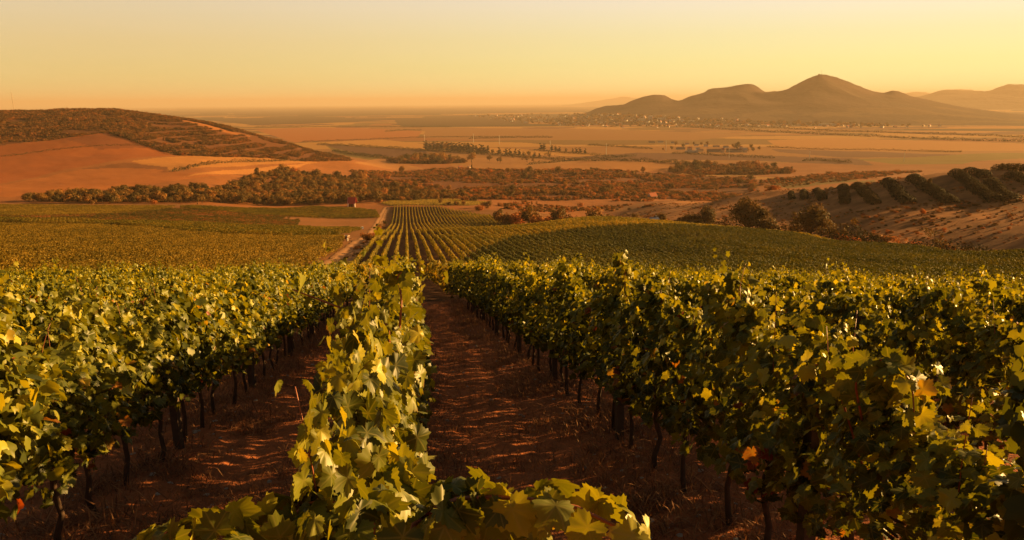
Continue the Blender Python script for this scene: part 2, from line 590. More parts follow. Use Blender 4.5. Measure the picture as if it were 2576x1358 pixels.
VINE_STOPS = [(0.0, (0.032, 0.044, 0.007)), (0.28, (0.072, 0.085, 0.010)), (0.5, (0.18, 0.19, 0.018)), (0.8, (0.46, 0.40, 0.038)), (0.95, (0.36, 0.16, 0.025)), (1.0, (0.22, 0.04, 0.015))]
M_leaf = leaf_mat("vine_leaf", VINE_STOPS, 0.28, (1.7, 1.45, 0.3), 0.45, 0.28, veins=True, rand=0.12)
M_leaf_far = leaf_mat("vine_leaf_far", VINE_STOPS, 0.34, (1.7, 1.4, 0.3), 0.45, 0.28, rand=0.2)
M_hedge = leaf_mat("vine_row_leaf", [(0.0, (0.075, 0.075, 0.012)), (0.5, (0.19, 0.155, 0.019)), (1.0, (0.40, 0.25, 0.03))], 0.35, (1.5, 1.3, 0.4), 0.6, 0.1, rand=0.5, patch=1.3)
M_hedge_shaded = leaf_mat("vine_row_shaded_leaf", [(0.0, (0.030, 0.038, 0.007)), (0.5, (0.062, 0.066, 0.010)), (1.0, (0.13, 0.105, 0.015))], 0.25, (1.5, 1.3, 0.4), 0.6, 0.1, rand=0.5, patch=1.3)  # vine row leaf with the right slope's shade painted in as darker colour
M_hedge_gold = leaf_mat("vine_row_gold_leaf", [(0.0, (0.11, 0.085, 0.010)), (0.5, (0.24, 0.16, 0.017)), (1.0, (0.40, 0.25, 0.03))], 0.35, (1.4, 1.25, 0.4), 0.6, 0.1, rand=0.5, patch=1.3)
M_hedge_rust = leaf_mat("vine_row_rust_leaf", [(0.0, (0.06, 0.066, 0.012)), (0.45, (0.14, 0.115, 0.02)), (0.7, (0.28, 0.13, 0.03)), (1.0, (0.46, 0.17, 0.04))], 0.3, (1.4, 1.1, 0.5), 0.6, 0.1, rand=0.6, patch=1.4)
M_tree = leaf_mat("tree_leaf", [(0.0, (0.07, 0.050, 0.014)), (0.4, (0.17, 0.10, 0.022)), (0.75, (0.32, 0.155, 0.03)), (1.0, (0.46, 0.18, 0.035))], 0.25, (1.3, 1.1, 0.5), 0.7, 0.15, rand=0.75)
M_scrub = leaf_mat("scrub_leaf", [(0.0, (0.07, 0.048, 0.016)), (0.4, (0.19, 0.10, 0.025)), (0.75, (0.36, 0.145, 0.033)), (1.0, (0.50, 0.16, 0.04))], 0.2, (1.3, 1.1, 0.5), 0.75, 0.1, rand=0.9)
M_dark_tree = leaf_mat("dark_tree_leaf", [(0.0, (0.022, 0.020, 0.008)), (0.4, (0.050, 0.038, 0.011)), (0.75, (0.095, 0.056, 0.014)), (1.0, (0.17, 0.075, 0.018))], 0.2, (1.3, 1.1, 0.5), 0.7, 0.1, rand=0.5)
M_bigtree = leaf_mat("big_tree_leaf", [(0.0, (0.045, 0.036, 0.011)), (0.4, (0.10, 0.068, 0.017)), (0.75, (0.19, 0.10, 0.022)), (1.0, (0.30, 0.13, 0.028))], 0.25, (1.3, 1.1, 0.5), 0.7, 0.1, rand=0.35)
M_forest = leaf_mat("forest_leaf", [(0.0, (0.055, 0.034, 0.012)), (0.4, (0.15, 0.075, 0.020)), (0.75, (0.28, 0.11, 0.026)), (1.0, (0.40, 0.13, 0.03))], 0.2, (1.3, 1.1, 0.5), 0.75, 0.1, rand=0.5, patch=1.5)
M_straw = leaf_mat("dry_grass_blade", [(0.0, (0.13, 0.055, 0.028)), (0.5, (0.27, 0.120, 0.055)), (1.0, (0.42, 0.21, 0.095))], 0.3, (1.2, 1.0, 0.7), 0.7, 0.2, rand=0.5)
M_bark = simple_mat("bark", (0.075, 0.045, 0.03), 0.9, 0.5, 12.0)
M_cane = simple_mat("cane", (0.30, 0.085, 0.035), 0.45, 0.35, 20.0, spec=0.5)
M_post = simple_mat("weathered_wood", (0.085, 0.055, 0.04), 0.85, 0.4, 15.0)
M_wire = simple_mat("wire", (0.30, 0.26, 0.22), 0.4, 0.1, 5.0, metallic=0.8)
M_white = simple_mat("white_plaster", (0.74, 0.68, 0.60), 0.85, 0.12, 0.6)
M_cream = simple_mat("cream_plaster", (0.60, 0.48, 0.34), 0.85, 0.15, 0.6)
M_grey = simple_mat("grey_render", (0.34, 0.29, 0.25), 0.85, 0.15, 0.6)
M_roof = simple_mat("red_tiles", (0.42, 0.115, 0.055), 0.8, 0.25, 1.5)
M_roof_dark = simple_mat("dark_red_tiles", (0.58, 0.055, 0.045), 0.75, 0.2, 1.5)
M_roof_brown = simple_mat("brown_tiles", (0.22, 0.11, 0.07), 0.85, 0.25, 1.5)
M_dark = simple_mat("dark_opening", (0.03, 0.025, 0.02), 0.5, 0.2, 2.0)
M_glass = simple_mat("window_glass", (0.03, 0.03, 0.035), 0.08, 0.1, 2.0, spec=0.6)
M_wood = simple_mat("brown_boards", (0.14, 0.07, 0.04), 0.8, 0.3, 3.0)
M_concrete = simple_mat("pale_concrete", (0.55, 0.48, 0.40), 0.85, 0.12, 1.0)
M_steel = simple_mat("mast_steel", (0.34, 0.26, 0.20), 0.6, 0.15, 1.0)
M_carwhite = simple_mat("white_paint", (0.78, 0.76, 0.72), 0.3, 0.04, 1.0, spec=0.5)
M_tarp = simple_mat("pale_tarpaulin", (0.34, 0.25, 0.18), 0.7, 0.15, 2.0)
M_blue = simple_mat("blue_sheet", (0.16, 0.19, 0.30), 0.5, 0.15, 2.0)
M_rubber = simple_mat("rubber", (0.02, 0.02, 0.02), 0.8, 0.1, 2.0)


def ground_material():
    m, t, out = new_mat("ground")
    at = t.add('ShaderNodeAttribute', attribute_name='albedo')
    rg = t.add('ShaderNodeAttribute', attribute_name='rough_amt')
    geo = t.add('ShaderNodeNewGeometry')
    p = geo.outputs['Position']
    c = at.outputs['Color']
    n1 = t.noise(p, 0.012, 6.0, 0.6)
    n2 = t.noise(t.scaled(p, 0.09, 0.32, 0.2), 1.0, 5.0, 0.65)
    n3 = t.noise(p, 1.7, 6.0, 0.7)
    n4 = t.noise(t.scaled(p, 14.0, 5.0, 8.0), 1.0, 4.0, 0.7)
    v = t.math('ADD', t.math('MULTIPLY', t.math('SUBTRACT', n1, 0.5), 0.9), t.math('MULTIPLY', t.math('SUBTRACT', n2, 0.5), 1.0))
    v = t.math('ADD', v, t.math('MULTIPLY', t.math('SUBTRACT', n3, 0.5), 0.9))
    v = t.math('ADD', v, t.math('MULTIPLY', t.math('SUBTRACT', n4, 0.5), 1.1))
    v = t.math('MULTIPLY', v, rg.outputs['Fac'])
    k = t.math('ADD', 1.0, v)
    k = t.math('MAXIMUM', k, 0.25)
    comb = t.add('ShaderNodeCombineXYZ')
    for i in range(3):
        t.link(k, comb.inputs[i])
    c = t.mix(1.0, c, comb.outputs[0], 'MULTIPLY')
    b = t.add('ShaderNodeBsdfPrincipled')
    t.link(c, b.inputs['Base Color'])
    b.inputs['Roughness'].default_value = 0.95
    b.inputs['Specular IOR Level'].default_value = 0.08
    bp = t.add('ShaderNodeBump')
    bp.inputs['Strength'].default_value = 0.8
    bp.inputs['Distance'].default_value = 0.05
    t.link(t.math('ADD', n3, n4), bp.inputs['Height'])
    t.link(bp.outputs[0], b.inputs['Normal'])
    t.link(b.outputs[0], out.inputs[0])
    return m


M_ground = ground_material()

# ------------------------------------------------------------------ field layout (world outlines)
C_SOIL = (0.115, 0.062, 0.036)
RIGHT_VINEYARD = np.array([(-12.4, 49), (-12.4, 874)] + [xd(*q) for q in [(1110, 880), (1190, 800), (1250, 720), (1330, 600), (1500, 505), (1700, 458), (2000, 434), (2300, 382), (2576, 346), (2900, 330), (2900, 50), (1030, 49)]])
SHADED_BLOCK = np.array([xd(*q) for q in [(1120, 120), (1150, 190), (1200, 250), (1300, 335), (1500, 388), (1700, 418), (2000, 421), (2300, 377), (2576, 343), (2900, 330), (2900, 50), (1500, 50)]])  # outline of the shaded slope, its shade put into the leaf colour
LEFT_GOLD = np.concatenate([pxpoly([(-150, 570), (0, 567), (250, 571), (430, 585), (560, 597), (700, 604), (862, 602), (856, 625), (830, 642)]), np.array([xd(*q) for q in [(770, 195), (640, 165), (300, 130), (-200, 115)]])])
LEFT_DARK = pxpoly([(-150, 560), (0, 561), (250, 569), (430, 583), (560, 595), (700, 602), (850, 595), (908, 578), (740, 576), (600, 572), (420, 564), (180, 556), (0, 553), (-150, 552)])
LEFT_RUST = pxpoly([(-150, 552), (60, 547), (330, 539), (430, 527), (560, 535), (700, 545), (755, 556), (735, 575), (600, 571), (420, 563), (180, 555)])
LEFT_LIGHT = pxpoly([(-150, 520), (0, 518), (440, 521), (330, 536), (160, 544), (0, 547), (-150, 548)])
LEFT_FAR = pxpoly([(450, 521), (800, 521), (945, 530), (955, 548), (830, 550), (640, 545), (560, 533), (470, 527)])
GREEN_PATCH = pxpoly([(960, 512), (1010, 503), (1150, 503), (1240, 512), (1180, 517), (980, 518)])
FIELDS = [
    # left hill fields
    (pxpoly([(-200, 372), (0, 366), (150, 350), (272, 334), (330, 352), (440, 390), (330, 398), (150, 428), (0, 462), (-200, 470)]), (0.36, 0.130, 0.045), 0.6),
    (pxpoly([(160, 350), (272, 336), (300, 345), (380, 372), (250, 376)]), (0.25, 0.095, 0.045), 0.4),
    (pxpoly([(330, 405), (450, 393), (560, 392), (800, 408), (640, 415), (560, 420), (430, 430)]), (0.50, 0.265, 0.095), 0.7),
    (pxpoly([(-200, 500), (-200, 475), (0, 467), (150, 436), (330, 408), (430, 432), (560, 442), (440, 455), (250, 478), (60, 492)]), (0.42, 0.175, 0.060), 0.7),
    (pxpoly([(200, 425), (320, 408), (420, 420), (425, 428), (320, 422)]), (0.24, 0.11, 0.05), 0.3),
    (pxpoly([(460, 445), (560, 428), (780, 412), (720, 428), (620, 438)]), (0.55, 0.29, 0.11), 0.7),
    # plain
    (pxpoly([(640, 326), (760, 320), (900, 321), (1062, 330), (1050, 346), (740, 358)]), (0.46, 0.18, 0.055), 0.25),
    (pxpoly([(900, 320), (1500, 324), (1900, 334), (1750, 352), (1200, 352), (1062, 346), (1070, 330)]), (0.34, 0.185, 0.075), 0.15),
    (pxpoly([(740, 360), (960, 351), (1070, 362), (1064, 374), (960, 371), (820, 363)]), (0.54, 0.31, 0.09), 0.2),
    (pxpoly([(820, 365), (1000, 373), (1070, 379), (1085, 392), (1000, 396), (880, 384)]), (0.15, 0.075, 0.052), 0.2),
    (pxpoly([(1060, 364), (1300, 374), (1500, 388), (1640, 398), (1480, 394), (1200, 382), (1060, 378)]), (0.54, 0.31, 0.09), 0.2),
    (pxpoly([(1160, 398), (1300, 396), (1480, 402), (1400, 418), (1240, 428), (1150, 424), (1130, 412)]), (0.40, 0.22, 0.09), 0.2),
    (pxpoly([(1250, 431), (1420, 411), (1560, 406), (1700, 412), (1690, 426), (1560, 433)]), (0.40, 0.205, 0.075), 0.2),
    (pxpoly([(1430, 396), (1600, 384), (1690, 385), (1950, 392), (2160, 398), (2200, 416), (1900, 404), (1700, 401), (1560, 405)]), (0.17, 0.085, 0.06), 0.2),
    (pxpoly([(1930, 352), (2100, 347), (2600, 361), (2600, 379), (2200, 379), (1960, 364)]), (0.48, 0.26, 0.09), 0.2),
    (pxpoly([(1940, 366), (2200, 381), (2420, 389), (2300, 395), (2120, 396), (1960, 378)]), (0.18, 0.09, 0.06), 0.2),
    (pxpoly([(2150, 400), (2300, 396), (2600, 384), (2600, 398), (2450, 406), (2420, 413), (2250, 413)]), (0.24, 0.19, 0.05), 0.25),
    (pxpoly([(1700, 437), (1800, 432), (1965, 447), (1880, 452)]), (0.44, 0.26, 0.09), 0.2),
    (pxpoly([(890, 410), (940, 398), (990, 404), (1070, 424), (1000, 428), (940, 418)]), (0.42, 0.23, 0.10), 0.3),
    (pxpoly([(820, 366), (890, 384), (960, 396), (930, 402), (880, 394), (840, 380)]), (0.20, 0.16, 0.05), 0.3),
    (pxpoly([(1620, 510), (1900, 490), (1990, 481), (1900, 500), (1700, 520), (1500, 530), (1400, 528)]), (0.46, 0.24, 0.10), 0.6),
    (pxpoly([(1930, 452), (2150, 445), (2330, 440), (2200, 452), (1990, 474), (1940, 468)]), (0.20, 0.15, 0.05), 0.6),
]
FAR_WOODS = [pxpoly([(440, 275), (800, 272), (1480, 272), (1470, 281), (1000, 283), (640, 286), (480, 284)]), pxpoly([(520, 300), (640, 296), (760, 291), (940, 298), (960, 303), (800, 308), (640, 312)]),
             pxpoly([(990, 297), (1200, 290), (1330, 298), (1330, 311), (1150, 315), (1000, 311)])]
TRACK_PX = [(835, 672), (868, 650), (905, 615), (935, 590), (952, 565), (962, 545), (970, 530), (975, 521)]
SCRUB_RED = pxpoly([(880, 430), (1100, 425), (1600, 432), (1900, 445), (1950, 478), (1700, 500), (1400, 505), (1180, 500), (1000, 480)])
HILL_WOOD = np.concatenate([np.array([xd(*q) for q in [(-500, 2500), (0, 2550), (250, 2500), (480, 2330), (600, 2270), (700, 2200), (800, 2080), (890, 1960)]]),
                            pxpoly([(875, 405), (800, 406), (560, 395), (450, 391), (330, 353), (280, 335), (150, 349), (0, 365), (-300, 380)])])
BALD = pxpoly([(440, 299), (480, 304.5), (540, 318.5), (600, 335), (640, 344.5), (600, 340), (545, 328), (500, 316), (460, 305)])
RIGHT_HILL = np.array([xd(*q) for q in [(1560, 860), (1700, 560), (2000, 470), (2300, 405), (2576, 365), (3000, 360), (3000, 720), (2576, 700), (2300, 700), (2000, 770), (1700, 980)]])
STRIP_A = pxpoly([(640, 550), (960, 549), (968, 530), (978, 530), (965, 560), (940, 575), (915, 578), (745, 571), (745, 563), (930, 565), (925, 556), (650, 555)])


def ground_colours(X, Y, d, a):
    n = len(X)
    c = np.tile(np.array([0.34, 0.185, 0.07]), (n, 1)); r = np.full(n, 0.2)

    def put(m, col, rr):
        c[m] = col; r[m] = rr
    # far patchwork of fields and woods
    f1 = vnoise(X/1500 + Y/4000, Y/700, 3); f2 = vnoise(X/900, Y/450 + X/3000, 8)
    far = d > 3300
    q = np.floor(f2*5.99)
    pal = [(0.44, 0.23, 0.08), (0.18, 0.09, 0.055), (0.50, 0.30, 0.10), (0.22, 0.14, 0.045), (0.34, 0.15, 0.05), (0.46, 0.26, 0.09)]
    for i, pc in enumerate(pal):
        put(far & (q == i), pc, 0.12)
    put((d > 5200) & (f1 > 0.55), (0.06, 0.045, 0.02), 0.2)
    f3 = vnoise(X/3200 + Y/9000, Y/1900, 13)
    put((d > 8200) & (d < 30000) & (f3 > 0.45), (0.09, 0.052, 0.026), 0.2)
    for wp in FAR_WOODS:
        put(inside(wp, X, Y), (0.085, 0.048, 0.024), 0.25)
    # valley
    put((d > 850) & (d < 2300) & (c[:, 0] > 0), (0.34, 0.155, 0.062), 0.7)
    mid = (d > 120) & (d <= 850)
    put(mid, (0.27, 0.14, 0.058), 0.6)
    for poly, col, rr in FIELDS[6:20]:
        put(inside(poly, X, Y), col, rr)
    put(inside(SCRUB_RED, X, Y), (0.19, 0.08, 0.035), 0.8)
    put(inside(HILL_WOOD, X, Y), (0.17, 0.075, 0.035), 0.8)
    put(inside(BALD, X, Y), (0.42, 0.19, 0.075), 0.6)
    for poly, col, rr in FIELDS[:6] + FIELDS[20:]:
        put(inside(poly, X, Y), col, rr)
    m = inside(RIGHT_HILL, X, Y)
    st = fbm(X/22 + Y/40, Y/9 - X/14, 4, 71)
    c[m] = (np.array([0.42, 0.22, 0.105])*(1 + 0.8*st[:, None]))[m]; r[m] = 0.7
    put(inside(LEFT_GOLD, X, Y), (0.20, 0.11, 0.035), 0.5)
    put(inside(LEFT_DARK, X, Y), (0.17, 0.10, 0.04), 0.5)
    put(inside(LEFT_RUST, X, Y), (0.28, 0.13, 0.05), 0.6)
    put(inside(LEFT_LIGHT, X, Y), (0.20, 0.14, 0.045), 0.5)
    put(inside(LEFT_FAR, X, Y), (0.16, 0.09, 0.035), 0.5)
    put(inside(STRIP_A, X, Y), (0.31, 0.155, 0.07), 0.9)
    put(inside(GREEN_PATCH, X, Y), (0.17, 0.13, 0.04), 0.5)
    put(inside(RIGHT_VINEYARD, X, Y), C_SOIL, 0.5)
    nr = d < 49 + 2*fbm(X/3, Y/3, 2, 2)
    put(nr, (0.44, 0.185, 0.105), 0.85)
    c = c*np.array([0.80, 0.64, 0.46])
    return c, r


# ------------------------------------------------------------------ terrain mesh
def build_terrain():
    fine = np.linspace(math.radians(-25), math.radians(41), 960)
    az = np.concatenate([np.radians(np.arange(-180, -25, 3.0)), fine, np.radians(np.arange(42, 181, 3.0))])
    rd = np.concatenate([np.geomspace(0.4, 50, 190)[:-1], np.geomspace(50, 1000, 300)[:-1], np.geomspace(1000, 10000, 290)[:-1], np.geomspace(10000, 70000, 50)])
    A, D = np.meshgrid(az, rd)
    X = (CAM[0] + D*np.sin(A)).ravel(); Y = (CAM[1] + D*np.cos(A)).ravel()
    Z = base_height(X, Y)
    col, rr = ground_colours(X, Y, D.ravel(), A.ravel())
    nr, na = D.shape
    i = np.arange(nr*na).reshape(nr, na)
    q = np.stack([i[:-1, :-1], i[:-1, 1:], i[1:, 1:], i[1:, :-1]], -1).reshape(-1, 4)
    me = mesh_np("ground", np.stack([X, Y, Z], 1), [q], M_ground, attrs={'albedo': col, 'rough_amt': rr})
    tag(link("ground", me), "hillside, valley and wide plain of stubble fields under the vineyards", "ground", kind='structure')


build_terrain()


def build_mountain(k, label):
    nm, D, wf, wb, aa, zz = MDATA[k]
    az = np.linspace(aa[0] - 0.012, aa[-1] + 0.012, 520)
    rd = np.concatenate([np.linspace(D - wf*1.05, D, 150)[:-1], np.linspace(D, D + wb, 14)])
    A, R = np.meshgrid(az, rd)
    X = (CAM[0] + R*np.sin(A)).ravel(); Y = (CAM[1] + R*np.cos(A)).ravel()
    Z = mount_height(k, X, Y)
    sc = D/9000
    Z = Z + np.where(Z > -150, 5.0*sc*np.abs(fbm(X/38/sc, Y/38/sc, 2, 90)), 0)
    Z = np.maximum(Z, -161.5)
    n1 = fbm(X/350, Y/350, 4, 91)
    col = np.array([0.050, 0.020, 0.013])*(1 + 0.5*n1[:, None])
    low = (Z < -60) & (n1 > 0.12)
    col[low] = (0.085, 0.042, 0.02)
    nr, na = R.shape
    i = np.arange(nr*na).reshape(nr, na)
    q = np.stack([i[:-1, :-1], i[:-1, 1:], i[1:, 1:], i[1:, :-1]], -1).reshape(-1, 4)
    me = mesh_np(nm, np.stack([X, Y, Z], 1), [q], M_ground, attrs={'albedo': np.clip(col, 0.005, 1), 'rough_amt': np.full(len(X), 0.3)})
    tag(link(nm, me), label, "mountains", kind='structure')


build_mountain(0, "brown wooded mountains with a pointed main peak above the far town")
build_mountain(1, "paler hazy mountain ridge at the right edge behind the pointed peak")
build_mountain(2, "faint pinkish hilltops showing between the two nearer ranges")
build_mountain(3, "very faint distant mountain on the horizon left of the town hills")


# dirt track along the left side of the second vineyard
def track():
    pts = np.array([hit(x, y)[:2] for x, y in TRACK_PX])
    s = np.concatenate([[0], np.cumsum(np.hypot(*np.diff(pts, axis=0).T))])
    q = np.arange(0, s[-1], 2.0)
    px = pchip(s, pts[:, 0], q); py = pchip(s, pts[:, 1], q)
    tx = np.gradient(px); ty = np.gradient(py); l = np.hypot(tx, ty); nx, ny = ty/l, -tx/l
    ws = np.linspace(-3.6, 3.6, 15)
    X = px[:, None] + nx[:, None]*ws; Y = py[:, None] + ny[:, None]*ws
    X = X + 0.5*fbm(X/9, Y/9, 2, 3)
    Z = base_height(X.ravel(), Y.ravel()).reshape(X.shape) + 0.12
    rut = np.exp(-((np.abs(ws) - 1.0)/0.5)**2)
    Z = Z - 0.05*rut
    col = np.array([0.44, 0.225, 0.10])*(1 + 0.0*rut[None, :, None]) + np.zeros((*X.shape, 3))
    mid = np.clip(1 - np.abs(ws)/0.7, 0, 1) + np.clip((np.abs(ws) - 2.2)/1.2, 0, 1)
    col = col*(1 - 0.5*np.clip(mid, 0, 1)[None, :, None]*(0.6 + 0.6*vnoise(X/4, Y/4, 9))[..., None])
    n, m = X.shape
    i = np.arange(n*m).reshape(n, m)
    f = np.stack([i[:-1, :-1], i[:-1, 1:], i[1:, 1:], i[1:, :-1]], -1).reshape(-1, 4)
    me = mesh_np("dirt_track", np.stack([X.ravel(), Y.ravel(), Z.ravel()], 1), [f], M_ground, attrs={'albedo': col.reshape(-1, 3), 'rough_amt': np.full(n*m, 0.5)})
    tag(link("dirt_track", me), "sandy dirt track with wheel ruts running along the vineyard edge", "track", kind='structure')


track()
# ------------------------------------------------------------------ leaves
def leaf_outline(n, teeth):
    th = np.linspace(-math.pi, math.pi, n, endpoint=False) + math.pi/n
    keys = np.radians([-180, -160, -118, -88, -58, -30, 0, 30, 58, 88, 118, 160, 180])
    vals = np.array([0.10, 0.42, 0.66, 0.56, 0.88, 0.70, 1.02, 0.70, 0.88, 0.56, 0.66, 0.42, 0.10])
    r = np.interp(th, keys, vals)
    if teeth:
        r = r*(1 + np.where(np.arange(n) % 2 == 0, 0.085, -0.085))
    return np.sin(th)*r*0.62, np.cos(th)*r*0.62


def leaf_template(kind, rng):
    """leaf about one unit across, stalk end at the origin, tip along +y, face along +z"""
    n = {'hi': 42, 'mid': 17, 'lo': 6}[kind]
    if kind == 'lo':
        x = np.array([0, 0.34, 0.50, 0.0, -0.50, -0.34]); y = np.array([-0.12, -0.22, 0.22, 0.60, 0.22, -0.22])
    else:
        x, y = leaf_outline(n, kind != 'lo')
    e = rng.normal(0, 0.35)
    a, b, c, ph = rng.uniform(0.05, 0.75), rng.uniform(-0.3, 0.7), rng.uniform(0.04, 0.14), rng.uniform(0, 6.28)

    def shape(x, y):
        r2 = x*x + y*y; th = np.arctan2(x, y)
        z = -a*r2 + b*np.abs(x)*0.6 + c*np.sin(3*th + ph)*np.sqrt(r2) + (0.045*np.cos(6.545*th)*np.sqrt(r2) if kind != 'lo' else 0) + e*x*y
        return np.stack([x, y, z], 1)
    if kind == 'hi':
        V = np.concatenate([[[0, 0, 0]], shape(x*0.5, y*0.5), shape(x, y)])
        k = np.arange(n); k2 = (k + 1) % n
        tri = np.stack([np.zeros(n, int), 1 + k2, 1 + k], 1)
        quad = np.stack([1 + k, 1 + k2, 1 + n + k2, 1 + n + k], 1)
        return V, tri, quad
    if kind == 'mid':
        V = np.concatenate([[[0, 0, 0]], shape(x, y)])
        k = np.arange(n); k2 = (k + 1) % n
        return V, np.stack([np.zeros(n, int), 1 + k2, 1 + k], 1), np.zeros((0, 4), int)
    V = shape(x, y)
    return V, np.zeros((0, 3), int), np.array([[0, 1, 2, 3], [0, 3, 4, 5]])


TRNG = np.random.default_rng(3)
LEAF_T = {k: [leaf_template(k, TRNG) for _ in range(8 if k == 'hi' else 6)] for k in ('hi', 'mid', 'lo')}


def unit(v):
    return v/np.maximum(np.linalg.norm(v, axis=-1, keepdims=True), 1e-9)


def leaves_mesh(name, P, N, T, S, tint, kind, mat):
    """one mesh of leaves: positions, face normals, tip directions, sizes, tint"""
    T = unit(T - (T*N).sum(1, keepdims=True)*N)
    B = np.cross(T, N)
    Vs, Ts, Qs, UV, TI = [], [], [], [], []
    off = 0
    which = RNG.integers(0, len(LEAF_T[kind]), len(P))
    for w, (tv, tt, tq) in enumerate(LEAF_T[kind]):
        m = which == w
        n = m.sum()
        if not n:
            continue
        loc = tv[None]*S[m][:, None, None]
        v = P[m][:, None] + loc[..., :1]*B[m][:, None] + loc[..., 1:2]*T[m][:, None] + loc[..., 2:]*N[m][:, None]
        k = len(tv)
        base = off + np.arange(n)*k
        Vs.append(v.reshape(-1, 3))
        if len(tt): Ts.append((tt[None] + base[:, None, None]).reshape(-1, 3))
        if len(tq): Qs.append((tq[None] + base[:, None, None]).reshape(-1, 4))
        UV.append(np.tile(tv[:, :2], (n, 1))); TI.append(np.repeat(tint[m], k))
        off += n*k
    fs = []
    if Ts: fs.append(np.concatenate(Ts))
    if Qs: fs.append(np.concatenate(Qs))
    return mesh_np(name, np.concatenate(Vs), fs, mat, uv=np.concatenate(UV), attrs={'tint': np.concatenate(TI)})


def vine_leaves(rng, n, top=1.95, length=1.25, size=0.135, shoots=5, bottom=0.66, wild=0.0, core=0.22):
    """leaf places of one vine on its wires: a hedge along y, plus shoots above the top"""
    y = rng.uniform(-length/2, length/2, n)
    z = bottom + (top - bottom)*rng.beta(1.25, 1.0, n)
    lump = 0.05*np.sin(y*7 + rng.uniform(0, 6)) + 0.04*np.sin(z*9 + y*4 + rng.uniform(0, 6))
    h = (z - bottom)/(top - bottom)
    z = z + h*(0.07*np.sin(y*5.1 + rng.uniform(0, 6)) + 0.05*np.sin(y*11 + rng.uniform(0, 6)))
    w = ((0.16 + 0.12*np.sin(np.clip(h*1.1 + 0.12, 0, 1)*math.pi))*(1 - 0.18*wild) + lump)
    w = w*np.where(h > 0.93, 0.7, 1.0)
    s = np.where(rng.random(n) < 0.5, -1.0, 1.0)
    rad = 1 - rng.random(n)**1.7*0.85
    x = s*w*rad
    P = np.stack([x, y, z], 1)
    N = np.stack([s*rng.uniform(0.1, 1.0, n) + rng.normal(0, 0.25, n), rng.normal(0, 0.6, n), 0.25 + 0.4*h + rng.normal(0, 0.5, n)], 1)
    T = np.stack([s*0.45 + rng.normal(0, 0.35, n), rng.normal(0, 0.45, n), -0.8 + rng.normal(0, 0.4, n)], 1)
    S = size*rng.uniform(0.5, 1.25, n)
    inner = rng.random(n) < core
    P[inner, 0] *= 0.25
    S[inner] = size*(1.1 if wild else 1.35)
    N[inner, 2] *= 0.3
    tint = np.clip(0.29 + 0.15*h + rng.normal(0, 0.17, n), 0, 0.86)
    dry = (rng.random(n) < 0.035*(1 - h) + 0.006)
    tint = np.where(dry, rng.uniform(0.9, 1.0, n), tint)
    canes = []
    aP, aN, aT, aS, aI = [P], [unit(N)], [unit(T)], [S], [tint]
    for k in range(shoots):
        y0 = rng.uniform(-length/2, length/2); hgt = min(0.42, 0.05 + rng.exponential(0.13))
        lean = np.clip(rng.normal(0, 0.16, 2), -0.3, 0.3)
        t = np.linspace(0, 1, 5)
        p = np.stack([rng.normal(0, 0.07) + lean[0]*t**1.6*hgt*2, y0 + lean[1]*t**1.6*hgt*2, top - 0.25 + t*(hgt + 0.25)], 1)
        canes.append(p)
        q = shoot_leaves(rng, p, int(10 + hgt*34), size*0.85)
        for a, b in zip((aP, aN, aT, aS, aI), q):
            a.append(b)
    return [np.concatenate(a) for a in (aP, aN, aT, aS, aI)], canes


def shoot_leaves(rng, path, n, size, taper=True):
    t = np.linspace(0.02, 1.0, n); L = np.linspace(0, 1, len(path))
    c = np.stack([np.interp(t, L, path[:, i]) for i in range(3)], 1)
    ang = rng.uniform(0, 6.28, n)
    o = np.stack([np.cos(ang), np.sin(ang), rng.uniform(-0.3, 0.5, n)], 1)
    sz = size*rng.uniform(0.75, 1.2, n)*(1 - 0.55*t**2 if taper else 1)
    P = c + o*0.05
    N = unit(np.stack([o[:, 0]*0.6 + rng.normal(0, 0.35, n), o[:, 1]*0.6 + rng.normal(0, 0.35, n), 0.4 + rng.normal(0, 0.35, n)], 1))
    T = o + np.array([0, 0, -0.35])
    I = np.clip(0.34 + 0.2*t + rng.normal(0, 0.12, n), 0, 0.86)
    return P, N, T, sz, I


def trunk_mesh(rng):
    b = MB()
    x = rng.normal(0, 0.03, 6); y = np.cumsum(rng.normal(0, 0.03, 6))
    zs = [-0.12, 0.15, 0.35, 0.55, 0.72, 0.86]
    pts = [(x[i]*0.8, y[i], zs[i]) for i in range(6)]
    b.tube(pts, [0.034, 0.028, 0.024, 0.024, 0.026, 0.020], 7)
    tip = pts[-1]
    for s in (-1, 1):
        b.tube([tip, (tip[0], tip[1] + s*0.2, 0.93), (tip[0] + rng.normal(0, 0.02), tip[1] + s*0.55, 0.95)], [0.018, 0.014, 0.010], 6)
    return b.mesh("trunk", M_bark, smooth=True)


def cane_mesh(p, r=0.0033):
    b = MB()
    b.tube([tuple(q) for q in p], [r*(1 - 0.5*i/len(p)) for i in range(len(p))], 5)
    return b.mesh("cane", M_cane, smooth=True)


def slope_fit(x, y):
    return float(base_height(np.array([x]), np.array([y]))[0])


# ------------------------------------------------------------------ near vines
VR = np.random.default_rng(11)
TRUNKS = [trunk_mesh(VR) for _ in range(7)]
VARIANTS = {}
for kind, n, cnt, mat in (('hi', 560, 7, M_leaf), ('mid', 560, 7, M_leaf_far), ('loose', 390, 7, M_leaf)):
    VARIANTS[kind] = []
    for v in range(cnt):
        lo = kind == 'loose'
        L, canes = vine_leaves(VR, n, top=VR.uniform(1.70, 1.90) if lo else VR.uniform(1.82, 1.98), size=0.108 if lo else 0.118, shoots=VR.integers(8, 12) if lo else VR.integers(5, 9),
                               wild=1.0 if lo else 0.0, core=0.12 if lo else 0.3)
        me = leaves_mesh("foliage", *L, 'hi' if lo else kind, mat)
        VARIANTS[kind].append((me, [cane_mesh(c) for c in canes[:2]]))


def row_phrase(k):
    if k == 0:
        return "the centre row"
    side = "right" if k > 0 else "left"
    return f"the {nth(abs(k))} row {side} of the centre row"


